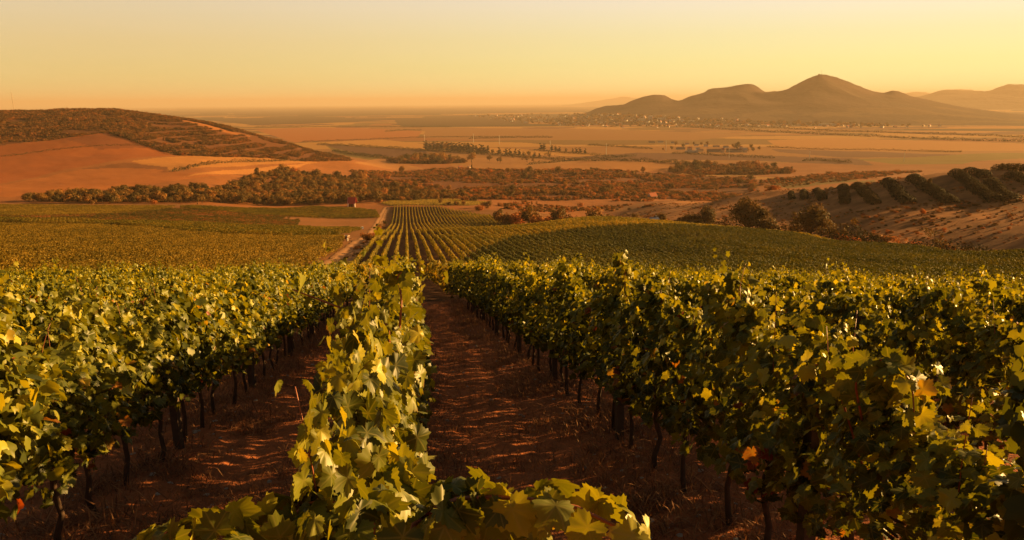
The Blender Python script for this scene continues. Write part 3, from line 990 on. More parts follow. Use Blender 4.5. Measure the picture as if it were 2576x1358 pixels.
spots = []
for k in range(-14, 34):
    for j in range(0, 52):
        x = k*2.75; y = 1.35 + j*1.02 + (k*0.37 % 0.9)
        end = 47 + 3.5*math.sin(k*0.9) + 0.10*k
        if y > end:
            continue
        a = math.atan2(x - CAM[0], y) - YAW
        if k != 0 and (a < math.radians(-33) - 0.5/max(y, 1) or a > math.radians(33) + 0.5/max(y, 1)):
            continue
        d = math.hypot(x - CAM[0], y)
        if abs(k) >= 3 and d < 4:
            continue
        if d < 1.3 or (k != 0 and d < 3.3):
            continue
        # what shows in the picture
        inview = abs(math.tan(a)) < 0.60 or d < 3
        spots.append((d if inview else d + 60, k, x, y, d))
spots.sort()
N_IND = 290
near, far = spots[:N_IND], spots[N_IND:]
order = {}
for s in sorted(near, key=lambda s: (s[1], s[3])):
    order.setdefault(s[1], []).append(s)
vine_id = {}
for k, l in order.items():
    for i, s in enumerate(l):
        vine_id[(k, round(s[3], 3))] = i + 1
GROUP_V = "vines trained in rows on the near slope"
VS = np.random.default_rng(5)
first_foliage = []
for n, (w, k, x, y, d) in enumerate(near):
    kind = 'loose' if (k == 0 and d < 8) else 'hi' if d < 11 else 'mid'
    z = slope_fit(x, y)
    e = empty("grape_vine", (x + VS.normal(0, 0.04), y, z - 0.02), math.pi*int(VS.integers(0, 2)) + VS.normal(0, 0.06),
              (VS.uniform(0.92, 1.12), 1.0, VS.uniform(0.88, 1.08)))
    if kind == 'loose':
        e.scale[0] *= 0.82
    if k == 1 and y < 4.4:
        e.scale[2] *= 0.84
    i = vine_id[(k, round(y, 3))]
    tag(e, f"leafy vine, {nth(i)} from the camera in {row_phrase(k)}", "vine", GROUP_V)
    me, canes = VARIANTS[kind][int(VS.integers(0, len(VARIANTS[kind])))]
    link("trunk", TRUNKS[int(VS.integers(0, len(TRUNKS)))], e)
    f = link("foliage", me, e)
    if kind == 'mid' and len(first_foliage) < 5 and all(f.data != g.data for g in first_foliage):
        first_foliage.append(f)
    if kind != 'mid':
        for c in (canes[:1] if kind == 'loose' else canes):
            link("cane", c, e)


# long arching shoots of the nearest vines, each a vine of its own with fresh foliage
def arching(name, label, base, paths, nleaf, size, rng):
    e = empty(name, base)
    tag(e, label, "vine", GROUP_V)
    A = [[], [], [], [], []]
    for p, nl in zip(paths, nleaf):
        p = np.asarray(p, float)
        L = np.linspace(0, 1, len(p)); q = np.linspace(0, 1, 12)
        pp = np.stack([pchip(L, p[:, i], q) for i in range(3)], 1)
        for a, b in zip(A, shoot_leaves(rng, pp, nl, size, taper=False)):
            a.append(b)
        link("cane", cane_mesh(pp, 0.0075), e)
    link("foliage", leaves_mesh("foliage", *[np.concatenate(a) for a in A], 'hi', M_leaf), e)
    link("trunk", TRUNKS[0], e)
    return e


AR = np.random.default_rng(21)
def at(x, y, d):
    return CAM + ray(x, y)*d


def arch_px(name, label, by, bx, px_paths, nleaf, size):
    base = np.array([bx, by, slope_fit(bx, by)])
    paths = [[at(*q) - base for q in p] for p in px_paths]
    # every shoot starts inside the hedge, at the wire
    paths = [[np.array([0.0, p[0][1]*0.6, 1.0])] + p for p in paths]
    return arching(name, label, base, paths, nleaf, size, AR)


arch_px("grape_vine", "nearest vine, its broad leaved shoot arching right along the bottom of the picture", 1.55, 0.0,
        [[(1030, 1330, 1.75), (1180, 1250, 1.8), (1400, 1262, 1.8), (1590, 1345, 1.8)], [(1080, 1340, 1.9), (1240, 1290, 1.9), (1420, 1330, 1.9)], [(940, 1330, 1.9), (800, 1262, 1.95), (700, 1330, 1.9)],
         [(900, 1300, 2.0), (1000, 1215, 2.1), (1050, 1180, 2.15)]], [44, 36, 40, 30], 0.102)
arch_px("grape_vine", "small leafy shoot tip showing alone in the bottom left part of the picture", 1.42, -0.18,
        [[(500, 1410, 1.7), (470, 1340, 1.75), (420, 1350, 1.75)], [(520, 1400, 1.7), (540, 1330, 1.75), (570, 1350, 1.75)]], [16, 14], 0.098)
arch_px("grape_vine", "vine with a long bare red shoot stretching left out of the centre row", 4.6, -0.05,
        [[(980, 830, 4.6), (850, 772, 4.6), (735, 728, 4.6)], [(1010, 760, 4.6), (1000, 700, 4.7), (1010, 684, 4.7)]], [11, 14], 0.125)
arch_px("grape_vine", "vine whose tall shoot rises highest above the row right of the centre", 10.8, 2.75,
        [[(1572, 790, 10.9), (1566, 705, 10.9), (1558, 640, 10.9)], [(1590, 790, 10.9), (1596, 730, 10.9), (1580, 680, 10.9)], [(1550, 790, 10.9), (1530, 740, 10.9), (1540, 700, 10.9)], [(1570, 800, 10.7), (1575, 730, 10.7), (1572, 672, 10.7)], [(1600, 800, 10.9), (1612, 760, 10.9), (1606, 715, 10.9)]], [44, 34, 30, 40, 28], 0.165)
arch_px("grape_vine", "vine with a leafy shoot bowing over the top of the right row near the camera", 4.7, 2.75,
        [[(2150, 930, 4.9), (2230, 905, 4.9), (2290, 960, 4.8), (2300, 1050, 4.7)], [(2100, 950, 5.0), (2080, 910, 5.0), (2020, 930, 5.1)]], [22, 14], 0.14)



# the vines further down the near slope: one mass
def scatter(name, pts, rot, scl, sources, label, cat=None):
    me = bpy.data.meshes.new(name)
    me.vertices.add(len(pts)); me.vertices.foreach_set('co', np.asarray(pts, np.float32).ravel())
    a = me.attributes.new('rot', 'FLOAT_VECTOR', 'POINT'); a.data.foreach_set('vector', np.asarray(rot, np.float32).ravel())
    a = me.attributes.new('scl', 'FLOAT_VECTOR', 'POINT'); a.data.foreach_set('vector', np.asarray(scl, np.float32).ravel())
    a = me.attributes.new('pick', 'INT', 'POINT'); a.data.foreach_set('value', RNG.integers(0, len(sources), len(pts)).astype(np.int32))
    o = link(name, me)
    g = bpy.data.node_groups.new(name, 'GeometryNodeTree')
    g.interface.new_socket('Geometry', in_out='INPUT', socket_type='NodeSocketGeometry')
    g.interface.new_socket('Geometry', in_out='OUTPUT', socket_type='NodeSocketGeometry')
    nd, lk = g.nodes, g.links
    gi = nd.new('NodeGroupInput'); go = nd.new('NodeGroupOutput')
    ip = nd.new('GeometryNodeInstanceOnPoints')
    jn = nd.new('GeometryNodeJoinGeometry')
    for s in sources:
        oi = nd.new('GeometryNodeObjectInfo')
        oi.transform_space = 'ORIGINAL'
        oi.inputs['Object'].default_value = s
        oi.inputs['As Instance'].default_value = True
        lk.new(oi.outputs['Geometry'], jn.inputs[0])

    def attr(n, t):
        x = nd.new('GeometryNodeInputNamedAttribute'); x.data_type = t; x.inputs['Name'].default_value = n
        return x.outputs[0]
    lk.new(gi.outputs[0], ip.inputs['Points'])
    lk.new(jn.outputs[0], ip.inputs['Instance'])
    ip.inputs['Pick Instance'].default_value = True
    lk.new(attr('pick', 'INT'), ip.inputs['Instance Index'])
    er = nd.new('FunctionNodeEulerToRotation')
    lk.new(attr('rot', 'FLOAT_VECTOR'), er.inputs[0]); lk.new(er.outputs[0], ip.inputs['Rotation'])
    lk.new(attr('scl', 'FLOAT_VECTOR'), ip.inputs['Scale'])
    lk.new(ip.outputs[0], go.inputs[0])
    md = o.modifiers.new('scatter', 'NODES'); md.node_group = g
    tag(o, label, cat, kind='stuff')
    return o


if far:
    fx = np.array([s[2] for s in far]); fy = np.array([s[3] for s in far])
    fz = base_height(fx, fy) - 0.02
    n = len(far)
    scatter("vineyard_rows", np.stack([fx, fy, fz], 1), np.stack([np.zeros(n), np.zeros(n), np.pi*VS.integers(0, 2, n)], 1),
            np.stack([VS.uniform(0.95, 1.15, n), np.ones(n), VS.uniform(0.95, 1.05, n)], 1), first_foliage,
            "dense vine rows at the far edge of the near slope")

# ------------------------------------------------------------------ posts of the trellis
pb = MB()
pb.box(-0.045, 0.045, -0.045, 0.045, -0.2, 1.92)
pb.poly([(-0.045, -0.045, 1.922), (0.045, -0.045, 1.922), (0.045, 0.045, 1.922), (-0.045, 0.045, 1.922), (0, 0, 1.95)],
        [(0, 1, 4), (1, 2, 4), (2, 3, 4), (3, 0, 4)])
pb.box(-0.06, 0.06, -0.012, 0.012, 0.86, 0.885)
post_me = pb.mesh("trellis_post", M_post)
PP = {-2: 5, -1: 7, 0: 5, 1: 7, 2: 5, 3: 4}
for k, cnt in PP.items():
    c = 0
    for j in range(9):
        x = k*2.75; y = {-1: 5.65, 1: 5.3}.get(k, 4.6) + j*5.1
        a = math.atan2(x - CAM[0], y) - YAW
        if abs(math.tan(a)) > 0.575 or c >= cnt:
            continue
        c += 1
        o = link("trellis_post", post_me)
        o.location = (x + VS.normal(0, 0.02), y, slope_fit(x, y))
        o.rotation_euler = (VS.normal(0, 0.02), VS.normal(0, 0.025), VS.normal(0, 0.2))
        o.scale = (1, 1, 0.88)
        tag(o, f"dark wooden post, {nth(c)} from the camera in {row_phrase(k)}", "post", "trellis posts in the vine rows")

# ------------------------------------------------------------------ dry grass, stones and fallen leaves between the rows
def tuft(rng, n, h, spread, name):
    P = np.stack([rng.normal(0, spread, n), rng.normal(0, spread, n), np.zeros(n)], 1)
    ang = rng.uniform(0, 6.28, n); lean = rng.uniform(0.2, 1.5, n)
    dirv = np.stack([np.cos(ang)*np.sin(lean), np.sin(ang)*np.sin(lean), np.cos(lean)], 1)
    L = h*rng.uniform(0.5, 1.2, n)
    side = np.stack([-np.sin(ang), np.cos(ang), np.zeros(n)], 1)*0.0035
    bend = np.array([0, 0, -1.0])*L[:, None]*0.22
    m = P + dirv*L[:, None]*0.55; t = P + dirv*L[:, None] + bend
    V = np.stack([P - side, P + side, m + side*0.8, m - side*0.8, t], 1).reshape(-1, 3)
    b = np.arange(n)[:, None]*5
    me = mesh_np(name, V, [b + np.array([[0, 1, 2, 3]]), b + np.array([[3, 2, 4]])], M_straw, attrs={'tint': np.repeat(rng.uniform(0, 1, n), 5)})
    return me


GR = np.random.default_rng(31)
tufts = []
for i in range(4):
    me = tuft(GR, 60, 0.19, 0.12, "dry_grass_tuft")
    y0 = 4 + i*1.3; x0 = 1.375 - 2.75*(i % 2) + 0.1
    o = link("dry_grass_tuft", me, None, (x0, y0, slope_fit(x0, y0)))
    tag(o, "low tuft of dry straw lying on the aisle soil", "grass", kind='stuff')
    tufts.append(o)
m = 26000
gx = GR.uniform(-16, 30, m); gy = 1.5 + 46*GR.random(m)**1.5
ga = np.arctan2(gx - CAM[0], gy) - YAW
ph = np.abs(((gx/2.75 + 0.5) % 1.0) - 0.5)*2.75
keep = (np.abs(np.tan(ga)) < 0.62) & (GR.random(m) < np.clip(0.25 + 0.5*(ph < 0.4) + 0.9*vnoise(gx*1.3, gy*1.3, 77) - 0.25*np.exp(-((ph - 0.95)/0.25)**2), 0, 1))
gx, gy, ph = gx[keep], gy[keep], ph[keep]
n = len(gx)
sc = GR.uniform(0.5, 1.3, n)*np.where(ph < 0.4, 1.3, np.where(ph < 0.65, 1.2, 0.85))
scatter("dry_grass", np.stack([gx, gy, base_height(gx, gy) - 0.01], 1), np.stack([np.full(n, -0.17), np.zeros(n), GR.uniform(0, 6.28, n)], 1),
        np.stack([sc*1.2, sc*1.2, sc*GR.uniform(0.4, 1.0, n)], 1), tufts, "dry straw and mown grass covering the soil between the vine rows", "grass")

# small stones
st = []
for i in range(3):
    import bmesh
    bm = bmesh.new()
    bmesh.ops.create_icosphere(bm, subdivisions=2, radius=0.035)
    for v in bm.verts:
        v.co *= 0.75 + 0.5*random.random()
        v.co.z *= 0.55
    me = bpy.data.meshes.new("stone"); bm.to_mesh(me); bm.free()
    me.materials.append(M_grey)
    o = link("stones", me, None, (-2.75 + 0.62 + 0.2*i, 5.5 + 0.7*i, slope_fit(-2.2, 5.5 + 0.7*i)))
    tag(o, "small grey stone on the soil under the vines", "stones", kind='stuff')
    st.append(o)
m = 2600
gx = (GR.integers(-5, 8, m))*2.75 + GR.normal(0, 0.55, m); gy = 2 + 26*GR.random(m)**1.4
n = m
s3 = GR.uniform(0.3, 1.15, (n, 1))*np.ones((1, 3))
scatter("stones", np.stack([gx, gy, base_height(gx, gy) + 0.003], 1), np.stack([GR.uniform(-0.3, 0.3, n), GR.uniform(-0.3, 0.3, n), GR.uniform(0, 6.28, n)], 1), s3, st,
        "small stones scattered on the soil along the vine rows", "stones")

# ------------------------------------------------------------------ rows of the farther vineyards
def hedge_segment(rng, name, mat, length=2.2, h=1.85, w=0.30, n=95, size=0.30, kind='lo'):
    y = rng.uniform(-length/2, length/2, n); z = 0.35 + (h - 0.35)*rng.random(n)**0.75
    s = np.where(rng.random(n) < 0.5, -1.0, 1.0)
    x = s*w*(0.5 + 0.5*rng.random(n))*np.where(z > h*0.85, 0.65, 1.0)
    P = np.stack([x, y, z], 1)
    N = unit(np.stack([s + rng.normal(0, 0.3, n), rng.normal(0, 0.5, n), 0.3 + 0.6*(z/h) + rng.normal(0, 0.3, n)], 1))
    T = np.stack([s*0.3, rng.normal(0, 0.6, n), -np.ones(n)], 1)
    return leaves_mesh(name, P, N, T, size*rng.uniform(0.7, 1.25, n), np.clip(rng.normal(0.45, 0.22, n), 0, 1), kind, mat)


def row_field(name, label, poly, ang, spacing, mat, step=2.0, gap=0.03, hscale=1.0, x0=0.0, jitter=0.08, keepnoise=0.0, without=None):
    rng = np.random.default_rng(len(name)*7 + int(ang*100))
    poly = np.asarray(poly)
    ca, sa = math.cos(ang), math.sin(ang)                # rows run along (sa, ca)
    u = poly[:, 0]*ca - poly[:, 1]*sa; v = poly[:, 0]*sa + poly[:, 1]*ca
    us = np.arange(math.floor((u.min() - x0)/spacing)*spacing + x0, u.max(), spacing)
    vs = np.arange(v.min(), v.max(), step)
    Ug, Vg = np.meshgrid(us, vs)
    Ug = Ug.ravel() + rng.normal(0, jitter, Ug.size); Vg = Vg.ravel() + rng.normal(0, 0.2, Vg.size)
    X = Ug*ca + Vg*sa; Y = -Ug*sa + Vg*ca
    a = np.arctan2(X - CAM[0], Y) - YAW
    keep = inside(poly, X, Y) & (rng.random(len(X)) > gap) & (np.abs(np.tan(a)) < 0.64)
    if without is not None:
        keep &= ~inside(without, X, Y)
    if keepnoise:
        keep &= fbm(X/18, Y/18, 3, 12) > -1 + keepnoise*1.2
    X, Y = X[keep], Y[keep]
    n = len(X)
    hh = hscale*(1 + 0.12*fbm(X/9, Y/9, 2, 4)) + rng.normal(0, 0.07, n)
    src = []
    for i in range(4):
        me = hedge_segment(rng, name + "_segment", mat)
        q = int(n*(0.2 + 0.2*i))
        o = link("vineyard_rows", me, None, (X[q], Y[q], slope_fit(X[q], Y[q])))
        o.rotation_euler = (0, 0, -ang)
        tag(o, label, "vineyard", kind='stuff')
        src.append(o)
    scatter("vineyard_rows", np.stack([X, Y, base_height(X, Y) - 0.05], 1), np.stack([np.zeros(n), np.zeros(n), -ang + np.pi*rng.integers(0, 2, n)], 1),
            np.stack([rng.uniform(0.85, 1.2, n), np.full(n, 1.05*step/2.0), hh], 1), src, label, "vineyard")
    return n


row_field("second_vineyard", "green vine rows running downhill over brown soil beyond the near slope", RIGHT_VINEYARD, 0.0, 2.75, M_hedge, x0=-11.0, without=SHADED_BLOCK)
row_field("green_vineyard", "green vine block at right beyond the near rows, shade painted into its leaves", SHADED_BLOCK, 0.0, 2.75, M_hedge_shaded, x0=-11.0)
row_field("gold_vineyard", "yellow green vine field left of the dirt track", LEFT_GOLD, math.radians(58), 2.4, M_hedge_gold, gap=0.05)
row_field("dark_vineyard", "dark green vine block behind the yellow green field", LEFT_DARK, math.radians(70), 2.6, M_hedge, hscale=1.25, gap=0.08)
row_field("rust_vineyard", "reddish neglected vines and bushes on bare soil at left", LEFT_RUST, math.radians(70), 3.0, M_hedge_rust, gap=0.15, keepnoise=0.5)
row_field("light_vineyard", "light green vine block below the woodland at far left", LEFT_LIGHT, math.radians(62), 2.6, M_hedge_gold, gap=0.05)
row_field("far_vineyard", "dark green vine block near the red roofed hut", LEFT_FAR, math.radians(72), 2.8, M_hedge, gap=0.12, keepnoise=0.5)
row_field("green_patch", "small green vine plot beyond the end of the long rows", GREEN_PATCH, math.radians(30), 3.0, M_hedge_gold, gap=0.1)

# ------------------------------------------------------------------ trees
def crown_mesh(name, rng, n, lumps, mat, size, hue=0.45, squash=1.0):
    """lumps: (centre, radius); leaf clumps spread over and inside the lumps"""
    C = np.array([c for c, r in lumps]); R = np.array([r for c, r in lumps])
    w = R**2/np.sum(R**2)
    k = rng.choice(len(R), n, p=w)
    u = unit(rng.normal(0, 1, (n, 3)))
    rr = R[k]*(1 - 0.55*rng.random(n)**2.2)*(1 + 0.12*rng.normal(0, 1, n))
    P = C[k] + u*rr[:, None]*np.array([1, 1, squash])
    N = unit(u + rng.normal(0, 0.45, (n, 3)) + np.array([0, 0, 0.25]))
    T = rng.normal(0, 1, (n, 3)) + np.array([0, 0, -0.5])
    lt = rng.normal(0, 0.12, len(R))
    tint = np.clip(hue + lt[k] + rng.normal(0, 0.12, n), 0, 1)
    return leaves_mesh(name, P, N, T, size*rng.uniform(0.6, 1.4, n), tint, 'lo', mat)


def broad_lumps(rng, n=9, w=0.36, z0=0.32, z1=0.86):
    L = [((0, 0, 0.55), 0.30)]
    for i in range(n):
        a = rng.uniform(0, 6.28); q = rng.uniform(0.3, 1)*w; z = rng.uniform(z0, z1)
        q *= math.sqrt(max(0.15, 1 - ((z - 0.5)/0.52)**2))
        L.append(((q*math.cos(a), q*math.sin(a), z), rng.uniform(0.12, 0.22)))
    return L


def tree_trunk(rng, lumps, r=0.028, base=0.0):
    b = MB()
    top = 0.45
    b.tube([(0, 0, -0.04), (rng.normal(0, 0.01), 0, 0.16), (rng.normal(0, 0.015), rng.normal(0, 0.015), top)], [r*1.5, r, r*0.6], 7)
    for (c, q) in lumps[1:6]:
        b.tube([(0, 0, 0.2), (c[0]*0.5, c[1]*0.5, (c[2] + 0.25)*0.5), c], [r*0.6, r*0.4, r*0.15], 5)
    return b.mesh("trunk", M_bark, smooth=True)


TR = np.random.default_rng(41)
TREES = {}


def kind_of_tree(key, count, n, mat, size, lump_fn, hue):
    TREES[key] = []
    for i in range(count):
        lm = lump_fn(TR)
        TREES[key].append((crown_mesh("crown", TR, n, lm, mat, size, hue), tree_trunk(TR, lm)))


kind_of_tree('broad', 6, 900, M_tree, 0.070, lambda r: broad_lumps(r), 0.36)
kind_of_tree('big', 4, 3000, M_bigtree, 0.045, lambda r: broad_lumps(r, 13, 0.42), 0.32)
kind_of_tree('bush', 6, 700, M_scrub, 0.09, lambda r: [((0, 0, 0.3), 0.32)] + [((r.normal(0, 0.28), r.normal(0, 0.28), r.uniform(0.2, 0.55)), r.uniform(0.15, 0.28)) for _ in range(8)], 0.5)
kind_of_tree('poplar', 5, 760, M_dark_tree, 0.05, lambda r: [((0, 0, 0.5), 0.10)] + [((r.normal(0, 0.05), r.normal(0, 0.05), 0.16 + 0.8*i/9), 0.115*(1.25 - i/11)) for i in range(10) if r.random() > 0.12], 0.42)
kind_of_tree('wood', 6, 500, M_forest, 0.11, lambda r: [((0, 0, 0.3), 0.34)] + [((r.normal(0, 0.28), r.normal(0, 0.28), r.uniform(0.2, 0.6)), r.uniform(0.15, 0.28)) for _ in range(6)], 0.42)
kind_of_tree('sparse', 3, 900, M_bigtree, 0.045, lambda r: [((0, 0, 0.4), 0.2)] + [((r.normal(0, 0.3), r.normal(0, 0.3), r.uniform(0.3, 0.9)), r.uniform(0.06, 0.16)) for _ in range(12)], 0.5)


def plant(key, name, label, cat, group, x, y, z, h, wide=1.0, parts=True):
    me, tr = TREES[key][int(TR.integers(0, len(TREES[key])))]
    e = empty(name, (x, y, z - 0.1), TR.uniform(0, 6.28), (h*wide, h*wide*TR.uniform(0.85, 1.1), h))
    tag(e, label, cat, group)
    link("crown", me, e)
    link("trunk", tr, e)
    return e


def plant_px(key, name, label, cat, group, px, py, hpx, wide=1.0):
    p = hit(px, py)
    return plant(key, name, label, cat, group, p[0], p[1], p[2], hpx/FPX*p[3], wide)


def poly_points(pts, n, rng):
    pts = np.array(pts, float); lo, hi = pts.min(0), pts.max(0)
    out = []
    while len(out) < n:
        q = rng.uniform(lo, hi)
        if inside(pts, np.array([q[0]]), np.array([q[1]]))[0]:
            out.append(q)
    return out


# single trees on the tan field
for px, py, h, w, key, lab in [
        (1186, 408, 22, 1.0, 'broad', "forked tree with two crowns standing in the tan field"),
        (1187, 424, 15, 0.55, 'poplar', "dark narrow bush at the field edge below the forked tree"),
        (1232, 405, 14, 1.0, 'broad', "round single tree right of the forked tree in the tan field"),
        (1252, 408, 10, 0.7, 'broad', "smaller of the pair of close trees in the tan field"),
        (1258, 409, 13, 0.7, 'broad', "taller of the pair of close trees in the tan field"),
        (1291, 398, 12, 1.1, 'broad', "wedge shaped dark tree near the hedge in the tan field"),
        (1326, 408, 25, 0.8, 'sparse', "tall thin crowned tree beside a dark round bush on the field corner"),
        (1341, 407, 9, 1.1, 'broad', "dark round bush on the field corner beside the tall thin tree"),
        (1382, 398, 18, 0.8, 'sparse', "tall pale tree rising from the hedge right of the tan field")]:
    plant_px(key, "field_tree", lab, "tree", "single trees in the tan field", px, py, h*1.15, w*1.1)

# row of poplars
i = 0
for px, h in [(1071, 20), (1083, 17), (1091, 19), (1098, 20), (1106, 18), (1113, 19), (1121, 19), (1128, 20), (1136, 20), (1143, 21), (1151, 20), (1159, 21), (1166, 20), (1174, 20),
              (1182, 21), (1190, 19), (1199, 17), (1208, 20), (1217, 20), (1226, 18), (1240, 11), (1255, 16), (1273, 15), (1283, 15), (1297, 15), (1306, 14), (1317, 10), (1330, 12), (1345, 11), (1357, 9)]:
    i += 1
    plant_px('poplar' if i % 7 else 'broad', "poplar_tree", f"{nth(i)} poplar from the left in the row above the dark copse", "tree", "row of poplars along the field hedge",
             px, 375.5 + (px - 1071)*0.066, h*1.1, 1.7 + TR.uniform(0, 0.7) if i % 7 else 0.9)
for i, (px, h) in enumerate([(1361, 16), (1369, 15), (1388, 13), (1397, 12), (1407, 11), (1424, 9), (1441, 10), (1450, 13), (1459, 14), (1472, 12)]):
    plant_px('poplar', "poplar_tree", f"{nth(i+1)} thin tree from the left in the short row right of the poplars", "tree", "short row of thin field trees", px, 376 + (px - 1361)*0.09, h*1.1, 2.0)

# woodland belt below the left hill
GW = "trees of the woodland belt in the valley"
BELT = [([(60, 508), (200, 496), (560, 478), (640, 445), (700, 435), (900, 450), (1000, 476), (1190, 500), (1020, 508), (880, 513), (600, 514), (200, 513)], 120, (12, 26)),
        ([(900, 436), (1600, 432), (1900, 450), (1940, 482), (1650, 500), (1400, 500), (1200, 500), (1000, 476)], 92, (9, 20)),
        ([(1680, 432), (1720, 415), (1900, 416), (2000, 436), (1930, 440), (1700, 437)], 26, (12, 20)),
        ([(980, 406), (1060, 395), (1150, 404), (1172, 410), (1120, 412), (985, 411)], 26, (14, 22))]
WHERE = ["of the dark woodland belt left of the hut", "of the reddish scrub wood in the mid valley", "of the wood before the plain at right", "of the dark copse below the poplar row"]
for (poly, cnt, (h0, h1)), where in zip(BELT, WHERE):
    pts = sorted(poly_points(poly, cnt, TR), key=lambda q: q[0])
    for i, q in enumerate(pts):
        olive = TR.random()
        plant_px('broad' if olive < 0.72 else 'bush', "valley_tree", f"round bushy tree, {nth(i+1)} from the left {where}", "tree", GW,
                 q[0], q[1], TR.uniform(h0, h1), TR.uniform(0.95, 1.35))

# big bushes at the foot of the right hill and mid bushes
BIG = [(1660, 556, 26, 0.9, 'big', "dark round tree left of the blue roofed shed"), (1700, 562, 30, 1.2, 'bush', "low dark bush right of the blue roofed shed"),
       (1730, 566, 34, 1.2, 'big', "dark bushy tree in the hedge line at the vineyard edge"), (1775, 570, 62, 0.85, 'big', "russet tipped tree leaning over the vineyard edge"),
       (1830, 576, 45, 0.8, 'sparse', "thin dark tree with open branches at the vineyard edge"), (1880, 579, 92, 0.78, 'big', "tall broad tree, left of the two tallest before the right hill"),
       (1925, 583, 70, 0.8, 'big', "brownish tree between the two tallest trees before the right hill"), (1965, 586, 50, 1.1, 'bush', "low dark bush between the two tallest trees"),
       (2040, 594, 96, 0.85, 'big', "tallest dark domed tree at the foot of the right hill"), (2095, 598, 72, 0.85, 'sparse', "pale bare branched tree right of the tallest tree"),
       (2135, 602, 24, 1.8, 'bush', "wide low bush right of the pale bare tree"), (2225, 609, 36, 1.4, 'bush', "dark spreading bush on the right hill foot"),
       (2300, 616, 18, 2.0, 'bush', "flat bush at the foot of the right hill"), (2360, 622, 56, 0.7, 'sparse', "bare twiggy tree low on the right hill"),
       (2440, 627, 24, 1.4, 'bush', "small dark bush right of the bare twiggy tree"), (2530, 634, 20, 2.2, 'bush', "long low bush at the right picture edge below the hill"),
       (2330, 446, 20, 0.95, 'big', "dark single tree on the crest of the right hill")]
for px, py, h, w, key, lab in BIG:
    d = {2330: 622}.get(px)
    if d:
        x, y = xd(px, d); z = slope_fit(x, y)
        plant(key, "hill_tree", lab, "tree", "trees and bushes round the right hill", x, y, z, h/FPX*d, w)
    else:
        X, Y = xd(px, {True: 545, False: 490}[px < 1800] if px < 2000 else 480 - (px - 2000)*0.17)
        d = math.hypot(X - CAM[0], Y); z = slope_fit(X, Y)
        # foot hidden by the vineyard crest: raise the height by what the crest hides
        r = ray(px, py); hid = max(0.0, r[2]*d - z)
        plant(key, "hill_tree", lab, "tree", "trees and bushes round the right hill", X, Y, z, h/FPX*d*0.85 + hid, w*1.3)

MIDB = [(1108, 514, 17), (1128, 516, 13), (1148, 516, 15), (1165, 517, 14), (1205, 530, 24), (1225, 524, 28), (1255, 541, 18), (1275, 543, 26), (1300, 543, 27), (1330, 544, 30), (1352, 545, 26), (1385, 546, 22),
        (1405, 547, 22), (1425, 547, 20), (1440, 546, 18), (1495, 545, 26), (1522, 546, 30), (1575, 549, 16), (1600, 551, 18), (1170, 506, 22), (1190, 508, 24), (1400, 530, 12), (1320, 512, 14), (1460, 520, 16)]
for i, (px, py, h) in enumerate(MIDB):
    p = hit(px, py)
    d = p[3]
    if py > 525 and px > 1240:
        d = 560 + (1620 - px)*0.25; x, y = xd(px, d); z = slope_fit(x, y); r = ray(px, py); hid = max(0.0, r[2]*d - z)
        plant('bush' if i % 3 else 'broad', "round_bush", f"round golden bush, {nth(i+1)} from the left beyond the long vine rows", "bush", "round bushes beyond the long vine rows", x, y, z, h/FPX*d + hid, 0.9)
    else:
        plant('bush' if i % 3 else 'broad', "round_bush", f"round golden bush, {nth(i+1)} from the left beyond the long vine rows", "bush", "round bushes beyond the long vine rows", p[0], p[1], p[2], h/FPX*d, 1.0)


# bush rows climbing the right hill: each a hedge of its own
def hedge_line(name, label, cat, group, pts, h, w, n_per_m, mat, size, rng):
    pts = np.asarray(pts, float)
    s = np.concatenate([[0], np.cumsum(np.hypot(*np.diff(pts, axis=0).T))])
    n = max(40, int(s[-1]*n_per_m))
    q = rng.uniform(0, s[-1], n)
    cx = np.interp(q, s, pts[:, 0]); cy = np.interp(q, s, pts[:, 1])
    amp = 0.25 if name == 'bush_row' else 0.7
    hv = h*(1 - 0.5*amp + amp*(vnoise(q/(h*1.6), np.zeros(n), 3) - 0.25))
    ang = rng.uniform(0, math.pi, n)
    fill = 0.3 + 0.75*np.sqrt(rng.random(n))
    lat = np.cos(ang)*w*fill*(1 + 0.5*(vnoise(q/(h*0.9), np.ones(n), 8) - 0.5)); zz = np.sin(ang)*hv*fill
    k = np.clip(np.searchsorted(s, q) - 1, 0, len(pts) - 2)
    t = unit(pts[k+1] - pts[k]); nrm = np.stack([t[:, 1], -t[:, 0]], 1)
    X = cx + nrm[:, 0]*lat; Y = cy + nrm[:, 1]*lat
    Z = base_height(X, Y) + zz
    o0 = np.array([pts[0, 0], pts[0, 1], slope_fit(pts[0, 0], pts[0, 1])])
    P = np.stack([X, Y, Z], 1) - o0
    N = unit(np.stack([nrm[:, 0]*np.cos(ang), nrm[:, 1]*np.cos(ang), np.sin(ang) + 0.2], 1) + rng.normal(0, 0.45, (n, 3)))
    T = rng.normal(0, 1, (n, 3)) + np.array([0, 0, -0.5])
    me = leaves_mesh(name, P, N, T, size*rng.uniform(0.6, 1.4, n), np.clip(rng.normal(0.35, 0.15, n), 0, 1), 'lo', mat)
    o = link(name, me, None, o0)
    tag(o, label, cat, group)
    return o


